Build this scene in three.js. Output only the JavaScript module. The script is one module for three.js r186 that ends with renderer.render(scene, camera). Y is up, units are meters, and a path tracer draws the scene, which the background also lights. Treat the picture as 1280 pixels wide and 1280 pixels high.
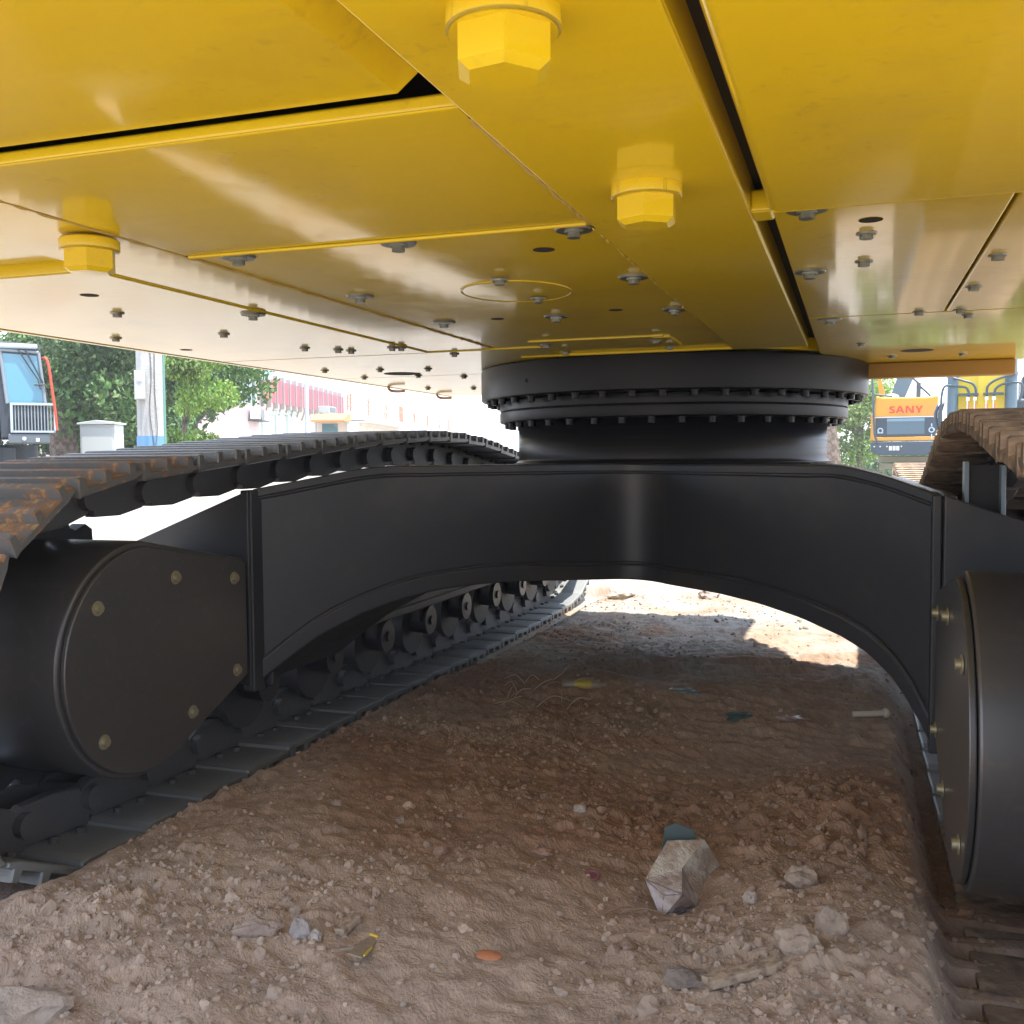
import * as THREE from 'three';
import { mergeGeometries, mergeVertices, toCreasedNormals } from 'three/addons/utils/BufferGeometryUtils.js';
import { RoundedBoxGeometry } from 'three/addons/geometries/RoundedBoxGeometry.js';
import { ImprovedNoise } from 'three/addons/math/ImprovedNoise.js';
import { FontLoader } from 'three/addons/loaders/FontLoader.js';
import { TextGeometry } from 'three/addons/geometries/TextGeometry.js';
const font = await new FontLoader().loadAsync('fonts/droid/droid_sans_bold.typeface.json');

// ------------------------------------------------------------------ camera, sky, sun, exposure
const scene = new THREE.Scene();
const camera = new THREE.PerspectiveCamera(53.85, 1, 0.05, 2000);
camera.position.set(0, 1, 0);
camera.rotation.order = 'YXZ';
camera.rotation.set(THREE.MathUtils.degToRad(-3.0), THREE.MathUtils.degToRad(18.78), -0.0075);
const EXPOSURE = 3.0;
const SUN = new THREE.Vector3(0.24, 1, 0.06).normalize();
const rnd = (s => () => { s = (s + 0x6d2b79f5) | 0; let t = Math.imul(s ^ (s >>> 15), 1 | s); t = (t + Math.imul(t ^ (t >>> 7), 61 | t)) ^ t; return ((t ^ (t >>> 14)) >>> 0) / 4294967296; })(77);
const R = (a, b) => a + (b - a) * rnd();
const N3 = new ImprovedNoise();
const fbm = (x, y, z, o) => { let s = 0, a = 0.5, f = 1; for (let i = 0; i < o; i++) { s += a * N3.noise(x * f, y * f, z * f + i * 7.3); a *= 0.5; f *= 2.03; } return s; };
{ // hazy bright summer sky with thin cloud
  const w = 512, h = 256, d = new Float32Array(w * h * 4);
  for (let j = 0; j < h; j++) for (let i = 0; i < w; i++) {
    const el = ((j + 0.5) / h - 0.5) * Math.PI, az = (i / w) * 2 * Math.PI, k = (j * w + i) * 4;
    const s = Math.max(0, Math.sin(el)), t = Math.pow(s, 0.55);
    const cx = Math.cos(az) * Math.cos(el), cz = Math.sin(az) * Math.cos(el), q = 1 / (s + 0.25);
    const cl = THREE.MathUtils.smoothstep(fbm(cx * q * 1.3 + 5, 2.2, cz * q * 1.3, 4), -0.12, 0.3) * 0.7;
    let r = 0.62 + (0.2 - 0.62) * t, g = 0.64 + (0.33 - 0.64) * t, b = 0.66 + (0.6 - 0.66) * t;
    r += (0.72 - r) * cl; g += (0.73 - g) * cl; b += (0.75 - b) * cl;
    if (el < 0) { r = 0.3; g = 0.27; b = 0.22; }
    const SK = el < 0 ? 1 : 1.5; d[k] = r * SK; d[k + 1] = g * SK; d[k + 2] = b * SK; d[k + 3] = 1;
  }
  const sky = new THREE.DataTexture(d, w, h, THREE.RGBAFormat, THREE.FloatType);
  sky.mapping = THREE.EquirectangularReflectionMapping; sky.magFilter = THREE.LinearFilter; sky.minFilter = THREE.LinearFilter; sky.wrapS = THREE.RepeatWrapping; sky.needsUpdate = true;
  scene.background = sky; scene.environment = sky;
}
const sun = new THREE.DirectionalLight(new THREE.Color(1, 0.95, 0.86), 4.1);
sun.position.copy(SUN).multiplyScalar(60).add(new THREE.Vector3(0, 0, -10)); sun.target.position.set(0, 0, -10);
sun.shadow.radius = 2; sun.castShadow = true; sun.shadow.mapSize.set(4096, 4096);
Object.assign(sun.shadow.camera, { left: -45, right: 45, top: 45, bottom: -45, near: 1, far: 140 });
scene.add(sun, sun.target);

// ------------------------------------------------------------------ helpers
const V = (x, y, z) => new THREE.Vector3(x, y, z);
const used = {};
const numbered = n => { const k = (used[n] = (used[n] ?? -1) + 1); return k ? n + '_' + String(k).padStart(3, '0') : n; };
function flat(g) { const q = g.index ? g.toNonIndexed() : g; for (const k of Object.keys(q.attributes)) if (!['position', 'normal', 'uv'].includes(k)) q.deleteAttribute(k); if (!q.attributes.uv) q.setAttribute('uv', new THREE.BufferAttribute(new Float32Array(q.attributes.position.count * 2), 2)); if (!q.attributes.normal) q.computeVertexNormals(); return q; }
function uvm(g) { // uv in metres by the way each face points
  const p = g.attributes.position, n = g.attributes.normal, u = g.attributes.uv;
  for (let i = 0; i < p.count; i++) {
    const ax = Math.abs(n.getX(i)), ay = Math.abs(n.getY(i)), az = Math.abs(n.getZ(i));
    if (ay >= ax && ay >= az) u.setXY(i, p.getX(i), p.getZ(i)); else if (ax >= az) u.setXY(i, p.getZ(i), p.getY(i)); else u.setXY(i, p.getX(i), p.getY(i));
  }
  return g;
}
const mg = list => { const l = [].concat(list).map(flat); return uvm(l.length > 1 ? mergeGeometries(l) : l[0]); };
function obj(name, geoms, mat, parent = scene, label) {
  const m = new THREE.Mesh(mg(geoms), mat); m.name = parent === scene ? numbered(name) : name; m.castShadow = m.receiveShadow = true;
  if (label) m.userData.label = label;
  parent.add(m); return m;
}
function inst(name, geo, mat, parent) { const m = new THREE.Mesh(geo, mat); m.name = name; m.castShadow = m.receiveShadow = true; parent.add(m); return m; }
function tag(o, label, category, group, kind) { if (label) o.userData.label = label; if (category) o.userData.category = category; if (group) o.userData.group = group; if (kind) o.userData.kind = kind; return o; }
function thing(name, label, category, pos = [0, 0, 0], turn = 0, group) { const o = new THREE.Group(); o.name = numbered(name); o.position.set(...pos); o.rotation.y = turn; scene.add(o); return tag(o, label, category, group); }
const sub = (name, parent) => { const o = new THREE.Group(); o.name = name; parent.add(o); return o; };
const bx = (x0, x1, y0, y1, z0, z1) => new THREE.BoxGeometry(x1 - x0, y1 - y0, z1 - z0).translate((x0 + x1) / 2, (y0 + y1) / 2, (z0 + z1) / 2);
const rb = (x0, x1, y0, y1, z0, z1, r = 0.006, s = 2) => new RoundedBoxGeometry(Math.abs(x1 - x0), Math.abs(y1 - y0), Math.abs(z1 - z0), s, r).translate((x0 + x1) / 2, (y0 + y1) / 2, (z0 + z1) / 2);
const cyl = (r0, r1, h, n = 24, open = false) => new THREE.CylinderGeometry(r0, r1, h, n, 1, open);
const tube = (pts, r, seg = 24, rs = 8) => new THREE.TubeGeometry(new THREE.CatmullRomCurve3(pts.map(p => V(...p))), seg, r, rs);
const bar = (a, b, r, n = 8, r1 = r) => { const d = V(...b).sub(V(...a)); return cyl(r1, r, d.length(), n).applyQuaternion(new THREE.Quaternion().setFromUnitVectors(V(0, 1, 0), d.clone().normalize())).translate((a[0] + b[0]) / 2, (a[1] + b[1]) / 2, (a[2] + b[2]) / 2); };
function extr(pts, depth, bevel = 0, holes) { // shape in x,y pushed along +z
  const s = new THREE.Shape(pts.map(p => new THREE.Vector2(...p)));
  return new THREE.ExtrudeGeometry(s, { depth: depth - 2 * bevel, bevelEnabled: bevel > 0, bevelSize: bevel, bevelThickness: bevel, bevelOffset: -bevel, bevelSegments: 2, curveSegments: 10 }).translate(0, 0, bevel);
}
// turns a shape drawn in (z, y) into one standing in the plane x = const, pushed along -x or +x
const alongX = (pts, x0, x1, bevel = 0) => extr(pts.map(([z, y]) => [-z, y]), Math.abs(x1 - x0), bevel).rotateY(Math.PI / 2).translate(Math.min(x0, x1), 0, 0);
// place by camera column and distance (background only): point on the ground below a picture column
const FWD = V(-Math.sin(0.32777), 0, -Math.cos(0.32777)), RGT = V(Math.cos(0.32777), 0, -Math.sin(0.32777));
const bg = (px, a, y = 0) => V(0, y, 0).addScaledVector(FWD, a).addScaledVector(RGT, (px - 640) / 1260 * a);
const hy = (py, a, px = 640) => 1 + (577 - (px - 640) * 0.0075 - py) / 1260 * a;
const FACE = 0.32777, facing = px => FACE + Math.atan((640 - px) / 1260);                       // turn that faces local +z back at the viewer

// ------------------------------------------------------------------ textures
function pnoise(n, cells, oct, seed) { // tileable value noise 0..1
  const out = new Float32Array(n * n); let amp = 1, tot = 0;
  for (let o = 0; o < oct; o++) {
    const c = cells << o, t = new Float32Array(c * c); let s = seed * 131 + o * 977 + 1;
    for (let i = 0; i < t.length; i++) { s = (Math.imul(s, 1664525) + 1013904223) | 0; t[i] = (s >>> 8) / 16777216; }
    for (let j = 0; j < n; j++) { const fy = j / n * c, y0 = fy | 0, y1 = (y0 + 1) % c; let ty = fy - y0; ty = ty * ty * (3 - 2 * ty);
      for (let i = 0; i < n; i++) { const fx = i / n * c, x0 = fx | 0, x1 = (x0 + 1) % c; let tx = fx - x0; tx = tx * tx * (3 - 2 * tx);
        const a = t[y0 * c + x0], b = t[y0 * c + x1], d = t[y1 * c + x0], e = t[y1 * c + x1];
        out[j * n + i] += amp * (a + (b - a) * tx + (d + (e - d) * tx - a - (b - a) * tx) * ty); } }
    tot += amp; amp *= 0.55;
  }
  for (let i = 0; i < out.length; i++) out[i] /= tot;
  return out;
}
function dtex(n, f, rep, srgb) {
  const d = new Uint8Array(n * n * 4);
  for (let i = 0; i < n * n; i++) { const c = f(i); for (let k = 0; k < 3; k++) { let v = Math.min(1, Math.max(0, c[k])); if (srgb) v = v <= 0.0031308 ? v * 12.92 : 1.055 * Math.pow(v, 1 / 2.4) - 0.055; d[i * 4 + k] = v * 255; } d[i * 4 + 3] = 255; }
  const t = new THREE.DataTexture(d, n, n); t.wrapS = t.wrapT = THREE.RepeatWrapping; t.magFilter = THREE.LinearFilter; t.minFilter = THREE.LinearMipmapLinearFilter; t.generateMipmaps = true;
  t.repeat.set(rep, rep); if (srgb) t.colorSpace = THREE.SRGBColorSpace; t.needsUpdate = true; return t;
}
const gray = v => [v, v, v];
const mix = (a, b, t) => a.map((v, i) => v + (b[i] - v) * t);
const sst = THREE.MathUtils.smoothstep;
const nA = pnoise(512, 4, 6, 3), nB = pnoise(512, 16, 5, 9), nC = pnoise(512, 64, 3, 5), nD = pnoise(512, 3, 3, 21);
const YEL = [0.75, 0.55, 0.001];
const yelMap = dtex(512, i => mix(YEL, [0.5, 0.34, 0.02], sst(nA[i], 0.55, 0.8) * 0.22 + sst(nC[i] * 0.5 + nB[i] * 0.5, 0.6, 0.72) * 0.3 * sst(nA[i], 0.45, 0.65)), 1.3, true);
const yelRough = dtex(512, i => gray(0.16 + 0.16 * nA[i] + 0.1 * sst(nB[i], 0.5, 0.7)), 0.9);
const streak = i => nC[(i >> 9) * 512 + ((i & 511) >> 4)] * 0.6 + nB[(i >> 9) * 512 + ((i & 511) >> 3)] * 0.4;
const yelBump = dtex(512, i => gray(nD[i] * 0.62 + nB[i] * 0.14 + streak(i) * 0.24), 0.7);
const waveBump = dtex(512, i => gray(nD[i] * 0.75 + nB[i] * 0.22 + nC[i] * 0.03), 1.1);
const rustMap = dtex(512, i => { const k = sst(nA[i] * 0.6 + nB[i] * 0.4, 0.47, 0.64); return mix(mix([0.11, 0.115, 0.12], [0.22, 0.11, 0.05], k), [0.33, 0.22, 0.11], sst(nB[i], 0.55, 0.75) * k); }, 2.2, true);
const mudMap = dtex(512, i => { const k = sst(nA[i] * 0.55 + nB[i] * 0.45, 0.36, 0.62); return mix(mix([0.1, 0.08, 0.065], [0.25, 0.18, 0.125], k), [0.33, 0.26, 0.19], sst(nB[i], 0.55, 0.75) * k * 0.7); }, 1.7, true);
const blkMap = dtex(512, i => mix([0.021, 0.024, 0.0285], [0.08, 0.066, 0.052], sst(nA[i], 0.58, 0.82) * 0.35 + sst(nC[i], 0.7, 0.85) * 0.12), 0.8, true);
const blkRough = dtex(512, i => gray(0.3 + 0.22 * nA[i] + 0.08 * nB[i]), 1.1);
const fineBump = dtex(512, i => gray(nB[i] * 0.6 + nC[i] * 0.4), 3);
const patchy = (c, c2, rep = 0.6) => dtex(256, i => mix(c, c2, sst(nA[(i >> 8) * 1024 + (i & 255) * 2], 0.35, 0.7)), rep, true);
const mat = (c, rough = 0.6, o = {}) => new THREE.MeshStandardMaterial({ color: new THREE.Color().setRGB(...c), roughness: rough, ...o });

const yellow = new THREE.MeshPhysicalMaterial({ map: yelMap, roughness: 0.5, ior: 1.4, clearcoat: 0.8, clearcoatRoughness: 0.1, clearcoatRoughnessMap: yelRough, bumpMap: yelBump, bumpScale: 0.006 });
yellow.clearcoatRoughness = 0.3;
const yellowPlain = new THREE.MeshPhysicalMaterial({ map: yelMap, roughness: 0.4, clearcoat: 0.6, clearcoatRoughness: 0.18 });
const black = new THREE.MeshPhysicalMaterial({ map: blkMap, roughness: 1, roughnessMap: blkRough, clearcoat: 0.1, clearcoatRoughness: 0.35, bumpMap: waveBump, bumpScale: 0.0014 });
const blackRing = new THREE.MeshPhysicalMaterial({ map: blkMap, color: new THREE.Color(0.5, 0.48, 0.48), roughness: 0.8, roughnessMap: blkRough, clearcoat: 0.08, clearcoatRoughness: 0.3, specularIntensity: 0.4 });
const guardM = new THREE.MeshPhysicalMaterial({ map: dtex(512, i => mix([0.075, 0.076, 0.08], [0.12, 0.108, 0.095], nA[i] * 0.4 + sst(nC[i], 0.6, 0.8) * 0.3), 0.8, true), metalness: 0.5, roughness: 0.4, clearcoat: 0.6, clearcoatRoughness: 0.25, bumpMap: waveBump, bumpScale: 0.001 });
const plateM = new THREE.MeshPhysicalMaterial({ map: dtex(512, i => mix([0.034, 0.036, 0.039], [0.06, 0.056, 0.05], nA[i] * 0.6 + sst(nC[i], 0.6, 0.8) * 0.3), 0.8, true), roughness: 0.5, roughnessMap: blkRough, bumpMap: waveBump, bumpScale: 0.0008 });
const voidM = mat([0.02, 0.017, 0.013], 0.85);  // near-black: the darkness inside holes and gaps put into colour
const zinc = mat([0.3, 0.32, 0.29], 0.4, { metalness: 0.85 });
const washerM = mat([0.16, 0.17, 0.16], 0.5, { metalness: 0.5 });
const brass = mat([0.33, 0.3, 0.2], 0.45, { metalness: 0.6 });
const rust = mat([1, 1, 1], 0.75, { map: rustMap, bumpMap: fineBump, bumpScale: 0.003 });
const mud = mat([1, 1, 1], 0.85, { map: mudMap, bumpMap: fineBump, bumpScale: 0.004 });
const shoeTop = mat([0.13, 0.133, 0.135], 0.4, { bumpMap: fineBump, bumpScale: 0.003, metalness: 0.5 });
const mudLit = mat([1.7, 1.7, 1.65], 0.85, { map: mudMap, bumpMap: fineBump, bumpScale: 0.004 });  // brightened mud copy: light on the sagging right run put into colour
const linkM = mat([0.07, 0.07, 0.072], 0.5, { bumpMap: fineBump, bumpScale: 0.003 });
const shoeDark = mat([0.23, 0.237, 0.232], 0.55, { bumpMap: fineBump, bumpScale: 0.002, metalness: 0.35 });
const steelDark = mat([0.03, 0.031, 0.034], 0.55, { bumpMap: fineBump, bumpScale: 0.002 });
const skylitPlate = mat([0.2, 0.26, 0.32], 0.4);  // bluish tint: skylight on the plate edges put into colour

// ------------------------------------------------------------------ the ground
const gx = [], gz = [];
{ const grow = (from, step, to) => { const l = []; let v = from, s = step; while (Math.abs(v) < Math.abs(to)) { s *= 1.09; v += s; l.push(v); } return l; };
  const xs = []; for (let x = -2.3; x <= 0.75; x += 0.0085) xs.push(x);
  gx.push(...grow(-2.3, -0.0085, -600).reverse(), ...xs, ...grow(xs[xs.length - 1], 0.0085, 600));
  const zs = []; for (let z = -1.1; z > -3.4; z -= 0.0075) zs.push(z); for (let z = -3.4; z > -5.4; z -= 0.012) zs.push(z); for (let z = -5.4; z > -8.2; z -= 0.022) zs.push(z);
  gz.push(...grow(-1.1, 0.0085, 200).reverse(), ...zs, ...grow(zs[zs.length - 1], -0.022, -600)); }
const band = (v, a, b, w) => sst(v, a - w, a + w) * (1 - sst(v, b - w, b + w));
function cell(x, z, s) { // distance to the nearest scattered point, for clods
  const ix = Math.floor(x / s), iz = Math.floor(z / s); let best = 9, id = 0;
  for (let a = -1; a < 2; a++) for (let b = -1; b < 2; b++) { let h = Math.imul(ix + a, 374761393) + Math.imul(iz + b, 668265263) | 0; h = Math.imul(h ^ (h >>> 13), 1274126177); h ^= h >>> 16;
    const px = (ix + a + 0.15 + 0.7 * (h & 1023) / 1023) * s, pz = (iz + b + 0.15 + 0.7 * ((h >>> 10) & 1023) / 1023) * s, d = ((px - x) ** 2 + (pz - z) ** 2) / (s * s); if (d < best) { best = d; id = (h >>> 20) & 255; } }
  return [Math.sqrt(best), id / 255];
}
function height(x, z) {
  const near = 1 - sst(-z, 5, 9), edge = band(x, -3.5, 1.5, 1) * band(z, -12, 3, 2);
  let h = 0.02 + 0.05 * fbm(x * 0.8, 1.5, z * 0.8, 3) + 0.035 * fbm(x * 2.7, 4.5, z * 2.7, 3);
  const mound = 0.085 * Math.exp(-(((x + 0.0) / 0.3) ** 2)) * band(z, -3.1, -1.35, 0.35);
  h += mound + 0.018 * Math.exp(-(((x + 1.62) / 0.25) ** 2)) * band(z, -2.9, -1.5, 0.3) + 0.05 * Math.exp(-(((z + 4.15) / 0.22) ** 2)) * band(x, -1.4, -0.35, 0.25);
  h += 0.03 * Math.exp(-(((z + 4.8) / 0.1) ** 2)) * band(x, -1.2, -0.1, 0.15);
  h += (0.0 - h) * 0.85 * band(x, -2.6, -1.62, 0.14) * band(z, -4, -1.75, 0.2);
  const rough = (0.35 + 0.65 * sst(fbm(x * 2.1, 8.5, z * 2.1, 2), -0.15, 0.2) + 0.35 * mound / 0.085) * near;
  // compacted walking lane in the foreground is smoother
  const lane = Math.exp(-(((x + 0.62) / 0.32) ** 2)) * band(z, -2.4, -1.2, 0.3);
  const r = rough * (1 - 0.7 * lane);
  if (near > 0.01) {
    const wx = x + 0.05 * fbm(x * 7, 2, z * 7, 2), wz = z + 0.05 * fbm(x * 7, 9, z * 7, 2);
    const [c1, i1] = cell(wx, wz, 0.095), [c2, i2] = cell(wx + 3, wz, 0.04), [c3, i3] = near > 0.5 ? cell(wx + 7, wz + 1, 0.021) : [1, 0];
    h += r * (0.55 + fbm(x * 18, 6, z * 18, 2) * 1.3) * (0.024 * i1 * i1 * Math.pow(Math.max(0, 1 - c1 * c1 * 2), 1.1) + 0.013 * i2 * Math.pow(Math.max(0, 1 - c2 * c2 * 2.3), 0.8)) + (0.2 + 0.6 * r) * 0.006 * i3 * Math.sqrt(Math.max(0, 1 - c3 * c3 * 2.6));
    h += near * (0.02 * fbm(x * 9, 3, z * 9, 3) + 0.008 * fbm(x * 24, 5, z * 24, 2));
  }
  // old track prints across the lane: shallow ridges
  const pr = band(x, -0.55, 0.2, 0.15) * band(z, -5.2, -3.55, 0.15) + 0.6 * band(x, -1.75, -0.3, 0.3) * band(z, -6.2, -4.4, 0.3);
  h += pr * 0.009 * Math.sin(z * 2 * Math.PI / 0.083 + 2 * fbm(x * 2, 0, z * 2, 2));
  // pressed strips below the crawler tracks
  const tl = band(x, -2.52, z < -3.9 ? -1.84 + 0.1 * sst(-z, 3.9, 4.8) : -1.84, 0.075 + 0.03 * sst(-z, 3.9, 4.8)) * band(z, -7.5, -1.62, 0.06), tr = band(x, 0.16, 0.9, 0.04) * band(z, -7.5, -0.6, 0.1);
  const t = Math.max(tl, tr); h += (-0.065 - h) * t;
  h += tr * band(z, -2.5, -0.6, 0.1) * (0.03 + 0.016 * Math.sign(Math.sin(z * 2 * Math.PI / 0.115)) + 0.02 * fbm(x * 9, 3, z * 9, 3));
  h += (0.0 - h) * Math.exp(-(((x + 0.37) / 0.085) ** 2) - (((z + 2.18) / 0.1) ** 2));
  h *= edge * 0.85 + 0.15;
  const dF = x * FWD.x + z * FWD.z, dR = x * RGT.x + z * RGT.z; if (dF > 5) h += 0.5 * sst(dF, 9, 13.5) * sst(-dR / dF, 0.12, 0.2) * (1 - sst(dF, 60, 120));
  const m = bg(1200, 20); h += 0.62 * Math.exp(-(((x - m.x - 1) / 5) ** 2) - (((z - m.z) / 4.5) ** 2));
  return h;
}
function soil(x, z) {
  const pale = sst(fbm(x * 0.9 + 3, 7, z * 0.9, 3), -0.12, 0.2), shadeGrey = sst(-z, 4.0, 4.8) * sst(fbm(x * 1.7, 1, z * 1.7, 3), -0.3, 0.1), red = sst(fbm(x * 3.1, 11, z * 3.1, 3), 0.02, 0.3);  // grey mix further ahead: skylit shade put into the soil colour
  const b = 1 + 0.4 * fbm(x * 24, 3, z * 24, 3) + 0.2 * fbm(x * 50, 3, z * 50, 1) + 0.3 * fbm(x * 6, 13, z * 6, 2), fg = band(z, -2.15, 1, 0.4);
  return mix(mix(mix(mix([0.29, 0.18, 0.115], [0.36, 0.262, 0.19], pale), [0.34, 0.315, 0.27], Math.max(shadeGrey * 0.85, 0.9 * sst(Math.hypot(x + 0.8, z + 4), 4, 7))), [0.3, 0.155, 0.09], red * 0.4), [0.40, 0.305, 0.23], fg * 0.75).map(v => v * b);  // foreground and far soil paler: skylight and sunlight put into colour
}
let ground;
{ const nx = gx.length, nz = gz.length, P = new Float32Array(nx * nz * 3), U = new Float32Array(nx * nz * 2), C = new Float32Array(nx * nz * 3), I = new Uint32Array((nx - 1) * (nz - 1) * 6);
  for (let j = 0; j < nz; j++) for (let i = 0; i < nx; i++) {
    const k = j * nx + i, x = gx[i], z = gz[j]; P[k * 3] = x; P[k * 3 + 1] = height(x, z); P[k * 3 + 2] = z; U[k * 2] = x + 0.7 * P[k * 3 + 1]; U[k * 2 + 1] = z + 0.9 * P[k * 3 + 1];
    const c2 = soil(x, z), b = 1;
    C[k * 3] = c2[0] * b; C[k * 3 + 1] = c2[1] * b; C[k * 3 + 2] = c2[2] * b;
  }
  let q = 0; for (let j = 0; j < nz - 1; j++) for (let i = 0; i < nx - 1; i++) { const a = j * nx + i, b = a + 1, c = a + nx, d = c + 1; I[q++] = a; I[q++] = b; I[q++] = c; I[q++] = b; I[q++] = d; I[q++] = c; }
  if (gz[1] < gz[0]) for (let t = 0; t < q; t += 3) { const s = I[t + 1]; I[t + 1] = I[t + 2]; I[t + 2] = s; }
  const g = new THREE.BufferGeometry(); g.setAttribute('position', new THREE.BufferAttribute(P, 3)); g.setAttribute('uv', new THREE.BufferAttribute(U, 2)); g.setAttribute('color', new THREE.BufferAttribute(C, 3)); g.setIndex(new THREE.BufferAttribute(I, 1)); g.computeVertexNormals();
  const n = g.attributes.normal; if (n.getY(100) < 0) { for (let t = 0; t < q; t += 3) { const s = I[t + 1]; I[t + 1] = I[t + 2]; I[t + 2] = s; } g.computeVertexNormals(); }
  const soilMap = dtex(512, i => gray(0.72 + 0.3 * nB[i] + 0.24 * (nC[i] - 0.5)), 2.6, true), soilBump = dtex(512, i => gray(nB[i] * 0.5 + nC[i] * 0.5), 3.1);
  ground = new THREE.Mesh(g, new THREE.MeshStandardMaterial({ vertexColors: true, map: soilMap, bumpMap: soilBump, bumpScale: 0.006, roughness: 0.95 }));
  ground.name = 'ground'; ground.castShadow = ground.receiveShadow = true; tag(ground, 'churned reddish brown soil with clods below the excavator', null, null, 'structure'); scene.add(ground); }

function lump(det, jag, sx, sy, sz, seed) { // an angular clod
  let g = new THREE.IcosahedronGeometry(1, det); g.deleteAttribute('uv'); g.deleteAttribute('normal'); g = mergeVertices(g, 1e-4); const p = g.attributes.position;
  for (let i = 0; i < p.count; i++) { const v = V(p.getX(i), p.getY(i), p.getZ(i)); const k = 1 + jag * (fbm(v.x * 1.1 + seed, v.y * 1.1, v.z * 1.1, 3) * 1.6); p.setXYZ(i, v.x * k * sx, v.y * k * sy, v.z * k * sz); }
  const f = g.toNonIndexed(); f.computeVertexNormals(); f.setAttribute('uv', new THREE.BufferAttribute(new Float32Array(f.attributes.position.count * 2), 2)); return f;
}
{ // crumbs and small clods: one uncountable mass
  const kinds = [lump(1, 0.7, 1, 0.75, 0.85, 3), lump(1, 0.9, 1, 0.7, 1.1, 17), lump(1, 0.6, 0.8, 0.7, 1, 41)];
  const g = new THREE.Group(); g.name = 'gravel'; tag(g, 'loose crumbs and small clods of dry soil strewn over the ground', null, null, 'stuff'); scene.add(g);
  const M = new THREE.Matrix4(), Q = new THREE.Quaternion(), E = new THREE.Euler(), col = new THREE.Color();
  kinds.forEach((geo, kk) => {
    const n = 4600, im = new THREE.InstancedMesh(geo, mat([1, 1, 1], 0.95), n); im.name = 'crumb'; im.userData.kind = 'stuff'; im.castShadow = im.receiveShadow = true;
    for (let i = 0; i < n; i++) {
      let x, z, w; for (let t = 0; t < 40; t++) { const u = rnd(); z = -1.15 - 6 * Math.pow(u, 1.7); x = R(-0.95 + z * 0.42, 0.18 + -z * 0.08); w = 0.15 + sst(fbm(x * 2.1, 8.5, z * 2.1, 2), -0.1, 0.25) * 0.7 + Math.exp(-((x / 0.28) ** 2)) * band(z, -3.1, -1.3, 0.3) + 0.5 * Math.exp(-(((x + 1.25) / 0.3) ** 2)) * band(z, -2.2, -1.2, 0.2); w *= 1 - 0.75 * Math.exp(-(((x + 0.62) / 0.26) ** 2)) * band(z, -2.3, -1.2, 0.3); if (rnd() < w && x > -1.86 && x < 0.3) break; }
      const s = 0.0018 + 0.0075 * Math.pow(rnd(), 3.4) + (rnd() < 0.02 ? R(0.004, 0.014) : 0);
      E.set(R(0, 6.3), R(0, 6.3), R(0, 6.3)); Q.setFromEuler(E); M.compose(V(x, height(x, z) + s * 0.05, z), Q, V(s, s, s)); im.setMatrixAt(i, M);
      const b = R(0.72, 0.98), gr = rnd(), c = mix(soil(x, z), [0.42, 0.36, 0.29], gr * gr * gr * 0.4); im.setColorAt(i, col.setRGB(c[0] * b, c[1] * b, c[2] * b));
    }
    g.add(im);
  });
}

// ------------------------------------------------------------------ the excavator overhead
const exc = thing('excavator', 'large yellow excavator seen from beneath, black undercarriage standing on two crawler tracks', 'excavator', [0, 0, 0]);
const CX = -0.83, CZ = -4.76;
const dp = (x0, x1, z0, z1, y, r = 0.008, t = 0.07, name = 'deck_plate', label) => obj(name, rb(x0, x1, y, y + t, z1, z0, r, 3), yellow, exc, label);
// counterweight and revolving frame, underside plates (y is the lower face)
const spine = dp(-0.44, -0.166, -0.64, -3.875, 1.405, 0.006);
obj('counterweight_plate', extr([[-1.27, 1.429], [-0.512, 1.429], [-0.482, 1.452], [-0.482, 1.55], [-1.27, 1.55]], 0.45, 0.003).translate(0, 0, -1.102), yellow, exc);
const p2 = dp(-1.283, -0.4425, -1.122, -1.735, 1.413, 0.006, 0.02);
const p3 = dp(-1.283, -0.4425, -1.742, -3.872, 1.416, 0.004);
dp(-1.548, -1.286, -0.64, -3.58, 1.414, 0.005);
const ld1 = dp(-2.475, -1.556, -1.785, -3.585, 1.41, 0.006);
dp(-2.475, -1.58, -0.64, -1.77, 1.432, 0.02, 0.1, 'counterweight_plate');
const ld2 = dp(-2.475, -1.1, -3.592, -4.56, 1.41, 0.004);
const ld3 = dp(-2.475, -1.1, -4.567, -5.84, 1.41, 0.004);
dp(-2.475, -1.2, -5.847, -6.1, 1.41, 0.004);
obj('side_skirt', rb(-2.512, -2.484, 1.408, 1.62, -6.12, -0.64, 0.006), yellow, exc);
dp(-0.135, 0.8, -0.64, -1.700, 1.392, 0.016, 0.12, 'counterweight_plate');
const r2 = dp(-0.135, 0.2345, -1.712, -3.118, 1.408, 0.005);
const r3 = dp(0.2405, 0.8, -1.712, -3.118, 1.408, 0.005);
const r4 = dp(-0.135, 0.8, -3.125, -4.78, 1.408, 0.005);
dp(-1.1, -0.28, -5.6, -6.1, 1.41, 0.005);
obj('cross_member', rb(0.0, 0.635, 1.342, 1.407, -4.79, -4.70, 0.008), mat([0.36, 0.2, 0.035], 0.55), exc);  // deck yellow darkened to brown: shade on this face put into colour
obj('gap_tab', rb(-0.168, -0.132, 1.402, 1.44, -1.79, -1.72, 0.006), yellow, exc);
obj('turntable_plate', extr(Array.from({ length: 64 }, (_, i) => [0.875 * Math.cos(i / 32 * Math.PI), 0.875 * Math.sin(i / 32 * Math.PI)]), 0.05).rotateX(-Math.PI / 2).translate(CX, 1.422, CZ), yellowPlain, exc);
obj('frame_edge', tube([[-1.27, 1.411, -3.868], [-0.8, 1.411, -3.868], [-0.18, 1.411, -3.868]], 0.0065, 40, 8), yellowPlain, exc);
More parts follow.
